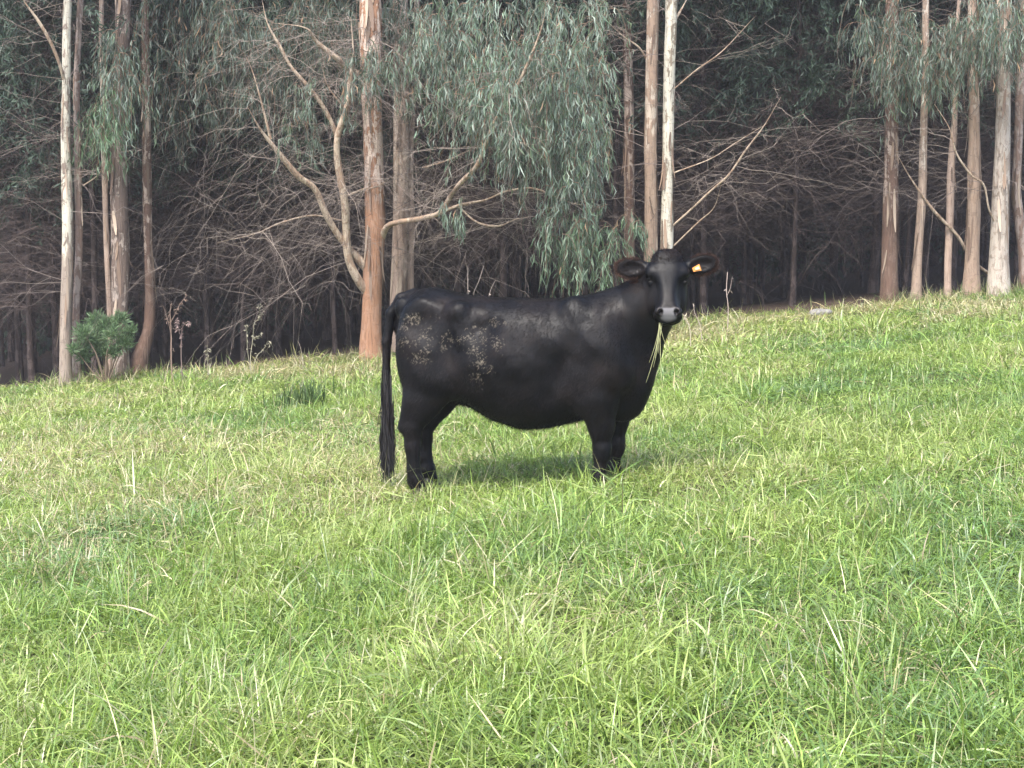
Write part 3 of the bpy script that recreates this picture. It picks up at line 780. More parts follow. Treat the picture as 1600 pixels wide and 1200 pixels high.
class Field:
    def __init__(self, lo, hi, h):
        self.lo, self.h = np.asarray(lo, float), h
        self.n = np.ceil((np.asarray(hi) - self.lo) / h).astype(int) + 1
        self.F = np.full(self.n, 1.0, np.float32)
    def block(self, lo, hi):
        a = np.clip(np.floor((np.asarray(lo) - self.lo) / self.h).astype(int), 0, self.n - 1)
        b = np.clip(np.ceil((np.asarray(hi) - self.lo) / self.h).astype(int) + 1, 1, self.n)
        sl = tuple(slice(i, j) for i, j in zip(a, b))
        ax = [self.lo[d] + np.arange(a[d], b[d]) * self.h for d in range(3)]
        X, Y, Z = np.meshgrid(*ax, indexing='ij')
        return sl, np.stack([X, Y, Z], -1)
    def union(self, lo, hi, fn, k=.04, sub=False):
        m = .06 + k
        sl, P = self.block(np.asarray(lo) - m, np.asarray(hi) + m)
        d = fn(P).astype(np.float32); f = self.F[sl]
        if sub: d = -d; hh = np.clip(.5 + .5 * (d - f) / k, 0, 1); self.F[sl] = f + (d - f) * hh + k * hh * (1 - hh)
        else: hh = np.clip(.5 + .5 * (f - d) / k, 0, 1); self.F[sl] = f + (d - f) * hh - k * hh * (1 - hh)
    def ell(self, c, r, k=.04, rot=None, sub=False):
        c = np.asarray(c, float); r = np.asarray(r, float)
        Rm = np.eye(3) if rot is None else np.asarray(rot, float)      # rows are the axes
        e = np.sqrt((Rm ** 2 * r[:, None] ** 2).sum(0))
        def fn(P):
            q = (P - c) @ Rm.T
            k0 = np.sqrt(((q / r) ** 2).sum(-1)); k1 = np.sqrt(((q / r ** 2) ** 2).sum(-1))
            return k0 * (k0 - 1) / np.maximum(k1, 1e-6)
        self.union(c - e, c + e, fn, k, sub)
    def cone(self, a, b, ra, rb, k=.03, sy=1.0):
        """tapered limb between a and b; sy < 1 makes it narrower sideways (local Y)"""
        a, b = np.asarray(a, float), np.asarray(b, float); S = np.array([1, 1 / sy, 1]); A, B = a * S, b * S
        def fn(P):
            q = P * S - A; v = B - A; t = np.clip((q @ v) / (v @ v), 0, 1)
            return (np.linalg.norm(q - t[..., None] * v, axis=-1) - (ra + (rb - ra) * t)) * min(1.0, sy * 1.15)
        rm = max(ra, rb); self.union(np.minimum(a, b) - rm, np.maximum(a, b) + rm, fn, k)
    def chain(self, pts, k=.03, sy=1.0):
        for (a, ra), (b, rb) in zip(pts[:-1], pts[1:]): self.cone(a, b, ra, rb, k, sy)
    def loft(self, O, ax, st, lo, hi, k=.05, p=2.3):
        """stations st rows: (s, w, up, down) along axis ax[0]; ax[1] sideways, ax[2] up"""
        O = np.asarray(O, float); ax = np.asarray(ax, float); st = np.asarray(st, float)
        ss = np.linspace(st[0, 0], st[-1, 0], 240); tab = [np.interp(ss, st[:, 0], st[:, i]) for i in (1, 2, 3)]
        ker = np.exp(-np.linspace(-2, 2, 15) ** 2); ker /= ker.sum()
        tab = [np.convolve(np.pad(t, 7, mode='edge'), ker, 'valid') for t in tab]
        def fn(P):
            q = (P - O) @ ax.T
            s = np.clip(q[..., 0], ss[0], ss[-1])
            w, u, d = (np.interp(s, ss, t) for t in tab)
            zc, hh = (u + d) / 2, np.maximum((u - d) / 2, .004); w = np.maximum(w, .004)
            r = ((np.abs(q[..., 1]) / w) ** p + (np.abs(q[..., 2] - zc) / hh) ** p) ** (1 / p)
            over = np.maximum(np.abs(q[..., 0] - s), 0)
            return np.maximum((r - 1) * np.minimum(w, hh), -.2) * .9 + over
        self.union(lo, hi, fn, k)

HF = norm(np.array([.21, -.98, 0])); HR = np.array([-HF[1], HF[0], 0.0])     # where the head points; the side of it on the picture's right
TH = R(56)
HS = HF * math.cos(TH) - np.array([0, 0, math.sin(TH)])                       # down the face, poll to nose
HD = HF * math.sin(TH) + np.array([0, 0, math.cos(TH)])                       # out of the face
POLL = np.array([1.085, -.098, 1.568])
def hd(s, l, d): return POLL + HS * s + HR * l + HD * d

def build_cow():
    fld = Field((-1.02, -.78, -.12), (1.42, .46, 1.74), .0085)
    # trunk
    st = [(-.815, .03, 1.20, 1.00), (-.79, .11, 1.25, .86), (-.74, .17, 1.30, .74), (-.67, .215, 1.35, .66), (-.58, .25, 1.37, .64), (-.45, .275, 1.345, .61),
          (-.30, .31, 1.312, .555), (-.12, .345, 1.30, .455), (.08, .36, 1.297, .398), (.25, .35, 1.295, .408), (.42, .315, 1.30, .45), (.56, .285, 1.315, .485),
          (.70, .25, 1.335, .505), (.80, .21, 1.33, .54), (.88, .165, 1.27, .62), (.94, .12, 1.16, .72), (.98, .06, 1.04, .80), (1.0, .02, .96, .88)]
    fld.loft((0, 0, 0), [(1, 0, 0), (0, 1, 0), (0, 0, 1)], st, (-.9, -.42, .35), (1.04, .42, 1.42), .05, 2.25)
    for s in (-1, 1):
        fld.ell((-.32, s * .220, 1.215), (.06, .045, .045), .07, [(.97, 0, .2), (0, 1, 0), (-.2, 0, .97)])   # hooks
        fld.ell((-.765, s * .095, 1.225), (.05, .045, .07), .05)                       # pins
        fld.ell((-.595, s * .175, .93), (.185, .105, .36), .07)                        # thigh
        fld.ell((-.50, s * .195, .74), (.14, .07, .20), .10)                         # stifle
        fld.chain([((-.55, s * .185, .76), .15), ((-.60, s * .195, .56), .112), ((-.66, s * .20, .41), .068)], .06, .68)
        fld.cone((-.645, s * .195, .60), (-.727, s * .20, .405), .055, .036, .035)   # hamstring to the point of the hock
        zg = -.085 if s < 0 else -.055
        dx = 0.01 if s < 0 else -.03
        fld.chain([((-.665 + dx, s * .20, .41), .069), ((-.668 + dx, s * .195, .29), .053), ((-.662 + dx, s * .19, zg + .20), .045), ((-.65 + dx, s * .19, zg + .12), .055), ((-.62 + dx, s * .19, zg + .05), .048)], .025, .82)
        fld.cone((.47, s * .15, 1.24), (.74, s * .215, .84), .06, .075, .09)          # blade
        fld.ell((.70, s * .185, .92), (.16, .09, .30), .08, [(.97, 0, -.22), (0, 1, 0), (.22, 0, .97)])   # shoulder
        fld.ell((.79, s * .165, .80), (.09, .07, .12), .06)                          # point of the shoulder
        fld.ell((.62, s * .20, .66), (.14, .075, .18), .06)                          # upper arm
        fz = .015 if s < 0 else .035
        fx = -.005 if s < 0 else .025
        fld.chain([((.655 + fx, s * .185, .62), .118), ((.67 + fx, s * .18, .46), .082), ((.672 + fx, s * .175, .29), .055)], .05, .78)
        fld.chain([((.674 + fx, s * .175, .31), .058), ((.672 + fx, s * .172, .25), .053), ((.660 + fx, s * .17, fz + .14), .039), ((.655 + fx, s * .17, fz + .09), .048), ((.67 + fx, s * .17, fz + .04), .047)], .022, .9)
        fld.ell((.690 + fx, s * .175, .285), (.035, .045, .05), .03)                  # knee cap
    for s in (-1, 1):
        fld.ell((-.14, s * .385, 1.11), (.11, .12, .10), .10, sub=True)               # hollow of the flank
        fld.ell((-.36, s * .41, .97), (.08, .135, .18), .10, sub=True)
        fld.ell((-.56, s * .385, 1.12), (.12, .12, .08), .14, sub=True)               # in front of the thigh
        fld.ell((.43, s * .405, .86), (.05, .095, .30), .09, [(.95, 0, -.3), (0, 1, 0), (.3, 0, .95)], sub=True)   # behind the shoulder
        fld.ell((.83, s * .30, 1.13), (.05, .10, .20), .09, [(.9, 0, .43), (0, 1, 0), (-.43, 0, .9)], sub=True)    # between shoulder and neck
    fld.ell((-.36, 0, .64), (.16, .12, .08), .05)                                    # flank fold / udder
    # brisket, chest, neck
    fld.ell((.78, 0, .66), (.165, .135, .19), .07)
    fld.ell((.88, -.02, .88), (.125, .115, .25), .07)
    fld.cone((.70, 0, 1.08), (.90, -.03, 1.22), .25, .20, .08, .78)
    fld.cone((.88, -.02, 1.20), (1.035, -.07, 1.40), .19, .135, .06, .85)
    fld.cone((.93, -.03, 1.02), (1.06, -.09, 1.24), .125, .10, .06, .75)
    # head
    hst = [(-.035, .05, .02, -.05), (-.01, .085, .045, -.09), (.04, .112, .062, -.13), (.10, .128, .068, -.17), (.16, .132, .066, -.20), (.22, .118, .056, -.20), (.28, .098, .046, -.175),
           (.34, .082, .040, -.14), (.39, .080, .038, -.118), (.43, .090, .036, -.112), (.47, .096, .028, -.108), (.50, .092, .012, -.100), (.522, .072, -.012, -.085), (.532, .04, -.03, -.06)]
    hst = [(s_ * .88, w_, u_, d_) for s_, w_, u_, d_ in hst]
    lo = np.min([hd(s, l, d) for s in (-.05, .56) for l in (-.16, .16) for d in (-.22, .1)], 0); hi = np.max([hd(s, l, d) for s in (-.05, .56) for l in (-.16, .16) for d in (-.22, .1)], 0)
    fld.loft(POLL, [HS, HR, HD], hst, lo, hi, .035, 2.9)
    Rh = np.array([HS, HR, HD]); EARS = []
    for s in (-1, 1):
        fld.ell(hd(.118, s * .114, .010), (.040, .026, .034), .035, Rh)               # brow / orbit
        fld.ell(hd(.158, s * .134, -.010), (.021, .020, .018), .010, Rh, sub=True)
        fld.ell(hd(.186, s * .116, -.010), (.011, .016, .020), .016, Rh)              # lower lid     # eye socket
        fld.ell(hd(.30, s * .088, .012), (.10, .02, .03), .05, Rh, sub=True)          # hollow beside the nose bridge
        fld.ell(hd(.23, s * .10, -.13), (.11, .03, .07), .04, Rh)                     # jowl
        fld.ell(hd(.420, s * .060, .012), (.03, .028, .022), .02, Rh)                 # nostril wing
        fld.ell(hd(.431, s * .050, .024), (.018, .016, .024), .006, Rh, sub=True)      # nostril
        # ear
        up = np.array([0, 0, 1.0]); back = -HF
        out = norm(HR * s + up * (.20 if s > 0 else .02) + HF * .12)
        nrm = norm(HF * 1.0 + up * .12 - HR * s * .25); nrm = norm(nrm - out * (nrm @ out)); hgt = np.cross(nrm, out)
        e0 = hd(.045, s * .10, -.055)
        Re = np.array([out, hgt, nrm]); EARS.append((e0, out, hgt, nrm))
        ln_ = .125
        fld.cone(e0, e0 + out * .06, .034, .040, .03)
        fld.ell(e0 + out * .135, (ln_ - .01, .068, .030), .025, Re)
        fld.ell(e0 + out * .142 + nrm * .036, (ln_ - .045, .046, .030), .012, Re, sub=True)
    fld.ell(hd(.41, 0, -.10), (.05, .07, .03), .03, Rh)                              # chin
    fld.ell(hd(.0, 0, .03), (.05, .085, .035), .04, Rh)                              # poll
    # mouth line
    fld.ell(hd(.454, 0, -.068), (.10, .12, .006), .006, np.array([HS, HR, norm(HD)]), sub=True)
    # tail
    tl = [((-.70, 0, 1.315), .045), ((-.80, 0, 1.28), .042), ((-.872, -.02, 1.18), .036), ((-.895, -.045, .98), .031), ((-.895, -.06, .78), .027), ((-.888, -.07, .60), .026), ((-.882, -.075, .46), .022)]
    fld.chain(tl, .02)
    V, Fq = surface_nets(fld.F, fld.lo, fld.h)
    # relax
    E = np.concatenate([Fq[:, [0, 1]], Fq[:, [1, 2]], Fq[:, [2, 3]], Fq[:, [3, 0]]])
    for it in range(4):
        s_ = np.zeros_like(V); c_ = np.zeros(len(V))
        for a, b in ((0, 1), (1, 0)):
            for d in range(3): s_[:, d] += np.bincount(E[:, a], V[E[:, b], d], len(V))
            c_ += np.bincount(E[:, a], minlength=len(V))
        V = V + (.5 if it % 2 == 0 else -.5) * .9 * (s_ / c_[:, None] - V)
    V[:, 1] += np.sign(V[:, 1]) * .012 * (fbm(V[:, 0] * 7, V[:, 2] * 7, 31, 2) - .5) * smooth(.10, .2, np.abs(V[:, 1])) * smooth(.95, .8, V[:, 0])
    V[:, 1] += np.sign(V[:, 1]) * .016 * (vnoise(V[:, 0] * 3 + V[:, 2] * 9, V[:, 2] * 3 - V[:, 0] * 4, 33) - .5) * smooth(.10, .2, np.abs(V[:, 1])) * smooth(.95, .8, V[:, 0])
    fold = 1 - np.abs(2 * vnoise(V[:, 0] * 9 + V[:, 2] * 5, V[:, 2] * 7 - V[:, 0] * 2, 35) - 1)
    reg = smooth(-.45, -.25, V[:, 0]) * smooth(.75, .45, V[:, 0]) * smooth(.80, 1.0, V[:, 2]) * smooth(1.29, 1.2, V[:, 2]) * smooth(.12, .2, np.abs(V[:, 1]))
    V[:, 1] += np.sign(V[:, 1]) * .013 * (fold - .5) * reg
    fold = 1 - np.abs(2 * vnoise(V[:, 0] * 16, V[:, 2] * 4 + V[:, 0] * 5, 36) - 1)
    reg = smooth(.72, .85, V[:, 0]) * smooth(1.15, 1.0, V[:, 0]) * smooth(.55, .7, V[:, 2]) * smooth(1.35, 1.2, V[:, 2])
    V[:, 1] += np.sign(V[:, 1]) * .009 * (fold - .5) * reg
    BL = ((-.66, 1.11, .16, .05), (-.70, 1.00, .08, .10), (-.52, 1.04, .10, .12), (-.40, .98, .08, .09), (-.15, .92, .15, .13), (-.12, .80, .12, .12), (-.18, 1.10, .11, .05), (-.03, 1.14, .13, .04), (-.30, 1.02, .30, .10), (-.60, 1.16, .20, .05), (-.05, 1.00, .18, .10), (-.55, .95, .20, .12))
    def mud(P, fr=130):
        b_ = np.zeros(len(P))
        for cx, cz, rx, rz in BL:
            b_ = np.maximum(b_, smooth(1.35, .2, np.hypot((P[:, 0] - cx) / rx, (P[:, 2] - cz) / rz)))
        f_ = vnoise(P[:, 0] * fr, P[:, 2] * fr, 51) * .6 + fbm(P[:, 0] * 22, P[:, 2] * 22, 52) * .4
        return smooth(.0, .08, f_ - (.880 - .265 * b_)) * smooth(.03, .15, b_) * (P[:, 1] < -.02)
    # colour masks: R nose pad, G inside of the ear / thin skin, B dark
    q = (V - POLL) @ np.array([HS, HR, HD]).T
    zt, zb, ff = hd(.403, 0, .03)[2], hd(.463, 0, -.060)[2], (hd(.41, 0, .015) - POLL) @ HF
    wz = np.interp(V[:, 2], [zb, zt], [.048, .064])
    nose = smooth(zb, zb + .012, V[:, 2]) * smooth(zt + .006, zt - .008, V[:, 2]) * smooth(ff - .006, ff + .006, (V - POLL) @ HF) * smooth(wz + .008, wz - .006, np.abs(q[:, 1]))
    nose = nose * (1 - .96 * smooth(.030, .019, np.linalg.norm(np.stack([q[:, 0] - .428, (np.abs(q[:, 1]) - .052) * 1.3], 1), axis=1)))
    brown = np.zeros(len(V))
    for e0, out, hgt, nrm in EARS:
        r_ = V - (e0 + out * .135); a_, b_ = r_ @ out, r_ @ hgt; e_ = np.hypot(a_ / .115, b_ / .068)
        brown = np.maximum(brown, smooth(.85, 1.0, e_) * (e_ < 1.3) * smooth(-.06, 0, a_) * (np.abs(r_ @ nrm) < .05))
    c = np.stack([nose, brown, mud(V)], 1)
    mb = MB(); mb.add(V, Fq, c)
    root = empty('cow', COW, YAW)
    tag(root, 'black cow standing side on in the meadow, looking out with grass in its mouth', 'cow')
    m = NT('black_coat'); o = m.obj()
    sep = m.n('SeparateColor'); m.l(m.attr(), sep.inputs[0])
    fine = m.noise(m.mapping(o, (55, 55, 38)), 3, 6, .7)
    patch = m.noise(o, 4.5, 4, .6)
    base = m.mix(m.ramp(patch, .45, .68), (.0022, .0022, .0029), (.0080, .0058, .0050))
    base = m.mix(m.math('MULTIPLY', sep.outputs[1], .8), base, (.07, .042, .03))
    # dried mud flecks on rump and flank, each patch where it lies on the coat
    base = m.mix(m.math('MULTIPLY', sep.outputs[2], .6), base, (.13, .11, .08))
    base = m.mix(sep.outputs[0], base, (.125, .12, .122))
    rough = m.math('MULTIPLY_ADD', fine, .18, .355)
    mat = m.done(m.principled(base, rough, .15, m.bump(m.math('ADD', fine, m.math('MULTIPLY', patch, .3)), .16, .008), sheen=.0))
    body = mb.build('body', mat, root)
    # normals for the hair
    a, b, cc, d = (V[Fq[:, i]] for i in range(4))
    nf = np.cross(cc - a, d - b); ar = np.linalg.norm(nf, axis=1) * .5; nf = norm(nf); ce = (a + b + cc + d) / 4
    def hairs(n, length, width, lift, sel=None, colr=(.0034, .0030, .0034), flow=None, jitter=.22):
        w = ar.copy()
        if sel is not None: w = w * sel(ce)
        k = rng.choice(len(Fq), n, p=w / w.sum())
        u, v = rng.random((2, n, 1)); B = (a[k] * (1 - u) + b[k] * u) * (1 - v) + (d[k] * (1 - u) + cc[k] * u) * v
        N = nf[k]
        fd = np.array([-.55, 0, -.85]) if flow is None else flow
        fd = fd + rng.normal(0, jitter, (n, 3)); fd = norm(fd - N * (fd * N).sum(1, keepdims=True))
        D = norm(fd + N * np.abs(rng.normal(lift, lift * .4, n))[:, None]); l = length * rng.lognormal(0, .3, n)
        sd = norm(np.cross(D, N) + rng.normal(0, .15, (n, 3)))
        C = np.stack([B - N * .002, B + D * l[:, None]], 1)
        Vv, Ff = strips(C, np.array([[1, .15]]) * np.full((n, 1), width), sd)
        return Vv, Ff, np.repeat(np.where((mud(B, 210) > .35)[:, None] & (nf[k][:, 1:2] < 0), np.array([[.115, .095, .07]]), np.asarray(colr)[None] * (.6 + 2.2 * smooth(.45, .75, fbm(B[:, 0] * 5 + B[:, 1] * 3, B[:, 2] * 5, 66)))[:, None] * np.array([[1.12, 1.0, .95]])) * rnd(.4, 1.9, n)[:, None], 4, 0)
    hb = MB()
    hq = lambda P: (P - POLL) @ np.array([HS, HR, HD]).T
    nearp = lambda P: np.linalg.norm(P - hd(.05, 0, -.05), axis=1) < .34
    headz = lambda P: (np.linalg.norm(P - hd(.2, 0, -.05), axis=1) < .33)
    def earrim(P):
        g = np.zeros(len(P), bool)
        for e0, out, hgt, nrm in EARS:
            r_ = P - (e0 + out * .135); a_, b_ = r_ @ out, r_ @ hgt
            g |= (np.hypot(a_ / .115, b_ / .068) > .86) & (np.hypot(a_ / .115, b_ / .068) < 1.4) & (a_ > -.05) & (np.abs(r_ @ nrm) < .05)
        return g
    hb.add(*hairs(120000, .019, .0012, .20, lambda P: ~headz(P)))
    hb.add(*hairs(14000, .010, .0011, .25, lambda P: headz(P) & ~((np.abs(hq(P)[:, 1]) < .1) & (hq(P)[:, 0] > .36)), flow=np.array([0, -.3, -.7])))
    hb.add(*hairs(2200, .022, .0012, .6, lambda P: nearp(P) & (np.abs(hq(P)[:, 0] - .01) < .055) & (np.abs(hq(P)[:, 1]) < .10), colr=(.010, .0075, .007), flow=np.array([0, -.3, .2]), jitter=1.0))
    hb.add(*hairs(7000, .014, .0010, .35, lambda P: nearp(P) & (np.abs(hq(P)[:, 1]) > .15) & (np.abs(hq(P)[:, 0]) < .2), colr=(.010, .0075, .0065), flow=np.array([0, -.2, 0]), jitter=.8))
    hb.add(*hairs(5000, .018, .0010, .6, lambda P: nearp(P) & earrim(P), colr=(.05, .031, .024), jitter=.8))
    hb.add(*hairs(5000, .035, .0012, .5, lambda P: (P[:, 2] < .62) & (np.abs(P[:, 1]) < .15) & (P[:, 0] < .55) & (P[:, 0] > -.5)))
    h = hb.build('coat_hair', attr_material('coat_hair', .45, .06), root); h['kind'] = 'stuff'
    # tail switch
    tb = MB(); n = 620
    tz = rnd(.40, .80, n); A = np.column_stack([rng.normal(-.888, .016, n), rng.normal(-.068, .018, n), tz])
    L = np.minimum(rnd(.28, .66, n), tz - rnd(-.05, .17, n))
    N = 6; t = np.linspace(0, 1, N)[None, :, None]
    sp = np.column_stack([rng.normal(0, .018, n), rng.normal(0, .018, n), -np.ones(n)])
    lock = rng.integers(0, 5, n); lx = np.array([-.045, -.022, .0, .022, .04])[lock]
    P = A[:, None] + sp[:, None] * L[:, None, None] * t * np.array([1, 1, 1]) + np.array([1.0, 0, 0]) * (lx[:, None, None] * t ** 2) + rng.normal(0, .004, (n, N, 3)) * t
    P[..., 0] += .012 * np.sin(P[..., 2] * 38 + lock[:, None]) * t[..., 0]
    Vv, Ff = strips(P, np.array([[.9, 1, 1, .9, .6, .15]]) * rnd(.0025, .0045, n)[:, None], norm(rng.normal(0, 1, (n, 3)) * np.array([1, 1, .05])))
    tb.add(Vv, Ff, np.repeat(np.array([[.012, .0105, .011]]) * rnd(.6, 2.0, n)[:, None], N * 2, 0))
    tb.build('tail_switch', attr_material('tail_hair', .5, .4), root)
    # eyes
    em = NT('cow_eye'); em = em.done(em.principled((.005, .0045, .0045), .45, .05))
    for s in (-1, 1):
        eb = MB(); th = np.linspace(0, math.pi, 11); ph = np.arange(16) * 2 * math.pi / 16
        S = np.stack([np.sin(th)[:, None] * np.cos(ph), np.sin(th)[:, None] * np.sin(ph), np.cos(th)[:, None] * np.ones(16)], -1) * .019
        idx = np.arange(11 * 16).reshape(11, 16); nx = np.roll(idx, -1, 1)
        eb.add(S.reshape(-1, 3) + hd(.157, s * .112, -.008), np.stack([idx[:-1], nx[:-1], nx[1:], idx[1:]], -1)); eb.build('eye', em, root)
        lb = MB(); n = 22; tt = np.linspace(-1, 1, n)
        Bp = np.array([hd(.146 - .008 * (1 - x * x), s * (.128 + .004 * (1 - x * x)), .004 - .022 * x) for x in tt])
        Dp = np.tile(norm(HR * s * .8 - HS * .2 + HD * .6), (n, 1)) + rng.normal(0, .12, (n, 3))
        Vv, Ff = strips(np.stack([Bp, Bp + Dp * .026], 1), np.tile([[.0011, .0003]], (n, 1)), np.tile(HD, (n, 1)))
        lb.add(Vv, Ff, np.array([.012, .01, .01])); lb.build('eyelashes', attr_material('eyelash', .5, .4), root)
    # hooves: two claws each
    hm = NT('hoof_horn'); hm = hm.done(hm.principled(hm.mix(hm.noise(hm.obj(), 30, 4), (.008, .007, .007), (.02, .017, .015)), .5, .4))
    for x, y, z in ((-.60, -.19, -.085), (-.64, .19, -.055), (.68, -.17, .015), (.71, .17, .035)):
        hf = Field((x - .12, y - .1, z - .1), (x + .14, y + .1, z + .12), .007)
        for s in (-1, 1):
            hf.cone((x - .025, y + s * .026, z + .03), (x + .035, y + s * .024, z - .02), .035, .032, .01)
            hf.cone((x - .04, y + s * .026, z - .02), (x + .05, y + s * .022, z - .025), .034, .026, .01)
        Vv, Ff = surface_nets(hf.F, hf.lo, hf.h); k = MB(); k.add(Vv, Ff); k.build('hoof', hm, root)
    # orange ear tag folded in the ear on the picture's right
    e0 = hd(.045, .10, -.055); up = np.array([0, 0, 1.0])
    ob = e0 + norm(HR + up * .2) * .095 + HF * .045 - up * .018
    tgm = NT('ear_tag_plastic'); tgm = tgm.done(tgm.principled(tgm.attr(), .45, .4))
    k = MB()
    def slab(p, ax, ay, az, sx, sy, sz, c):
        q = np.array([[i, j, l_] for i in (-1, 1) for j in (-1, 1) for l_ in (-1, 1)], float)
        Vv = p + q[:, :1] * ax * sx + q[:, 1:2] * ay * sy * (1 + .25 * q[:, :1]) + q[:, 2:] * az * sz
        k.add(Vv, [[0, 1, 3, 2], [4, 6, 7, 5], [0, 4, 5, 1], [2, 3, 7, 6], [0, 2, 6, 4], [1, 5, 7, 3]], c)
    ax = norm(HR * .95 + up * .35); az = norm(HF); ay = np.cross(az, ax)
    slab(ob, ax, ay, az, .026, .018, .0025, np.array([.62, .25, .06]))
    slab(ob + ax * .004 + az * .0055, ax, ay, az, .014, .008, .003, np.array([.70, .50, .34]))
    k.build('ear_tag', tgm, root, smooth_=False)
    # pale chip of straw on the poll
    return root
build_cow()

def cow_to_world(p):
    c, s = math.cos(YAW), math.sin(YAW)
    return COW + np.array([p[0] * c - p[1] * s, p[0] * s + p[1] * c, p[2]])

def build_mouth_grass():
    M = leaf_material('mouth_grass', .6, .3, .3)
    root_p = cow_to_world(hd(.448, -.045, -.060))
    root = empty('grass_wisp', root_p)
    tag(root, 'few pale grass stems hanging from the mouth of the black cow', 'grass')
    mb = MB()
    ends = [(-.02, -.03, -.21), (-.05, -.02, -.30), (-.075, 0, -.27), (-.095, -.01, -.40), (.008, -.02, -.42), (.03, -.04, -.16), (-.04, -.03, -.24)]
    for e in ends:
        e = np.array(e); t = np.linspace(0, 1, 7)[:, None]
        st = np.array([rnd(-.012, .012), rnd(-.005, .01), .01])
        P = st * (1 - t) + e * t + np.array([e[0] * -.5 - .012, -.035, .03]) * (t * (1 - t)) * 2
        V, Fq = tubes(P[None], np.array([[.0022, .0022, .002, .002, .0018, .0015, .0008]]), 4)
        mb.add(V + root_p, Fq, np.array([.42, .42, .22]) * rnd(.8, 1.2))
    mb.build('stems', M, root, root_p)
build_mouth_grass()

# ------------------------------------------------------------------ weeds, bush and other small things
M_WEED = attr_material('dry_weed', .85, .15)
def weed(name, label, cat, px, Y, top_py, lean_px, stems, color, tuft=True, group=None, dens=26):
    """a dead stalk with branches and withered leaves, foot on the ground at depth Y"""
    b = at(px, 500, Y); gz = float(ground(b[0], Y)); base = np.array([b[0], Y, gz])
    root = empty(name, base); tag(root, label, cat, group)
    ms, ml = MB(), MB()
    c = np.asarray(color)
    for (p0, p1, w) in stems:
        q = [at(p0[0], p0[1], Y)] if p0 is not None else [base - np.array([0, 0, .05])]
        for pt in p1: q.append(at(pt[0], pt[1], Y) + np.array([0, rng.normal(0, .04), 0]))
        C = spline(q, 10); r = np.linspace(w, w * .45, 10)
        V, Fq = tubes(C[None], r[None], 5); ms.add(V, Fq, c * rnd(.85, 1.15))
        n = dens
        k = rng.integers(3, 10, n); B = C[k] + rng.normal(0, .012, (n, 3))
        dl = norm(rng.normal(0, .7, (n, 3)) + np.array([0, 0, -.35])); ln = rnd(.02, .06, n); sd = norm(np.cross(dl, unit_dirs(n)))
        V, Fq = strips(np.stack([B, B + dl * ln[:, None] * .5 + rng.normal(0, .006, (n, 3)), B + dl * ln[:, None]], 1), (ln * .16)[:, None] * np.array([[.5, 1, .2]]), sd)
        ml.add(V, Fq, np.repeat(c[None] * rnd(.6, 1.3, n)[:, None], 6, 0))
    ms.build('stalk', M_WEED, root, base); ml.build('withered_leaves', M_WEED, root, base)
    return root

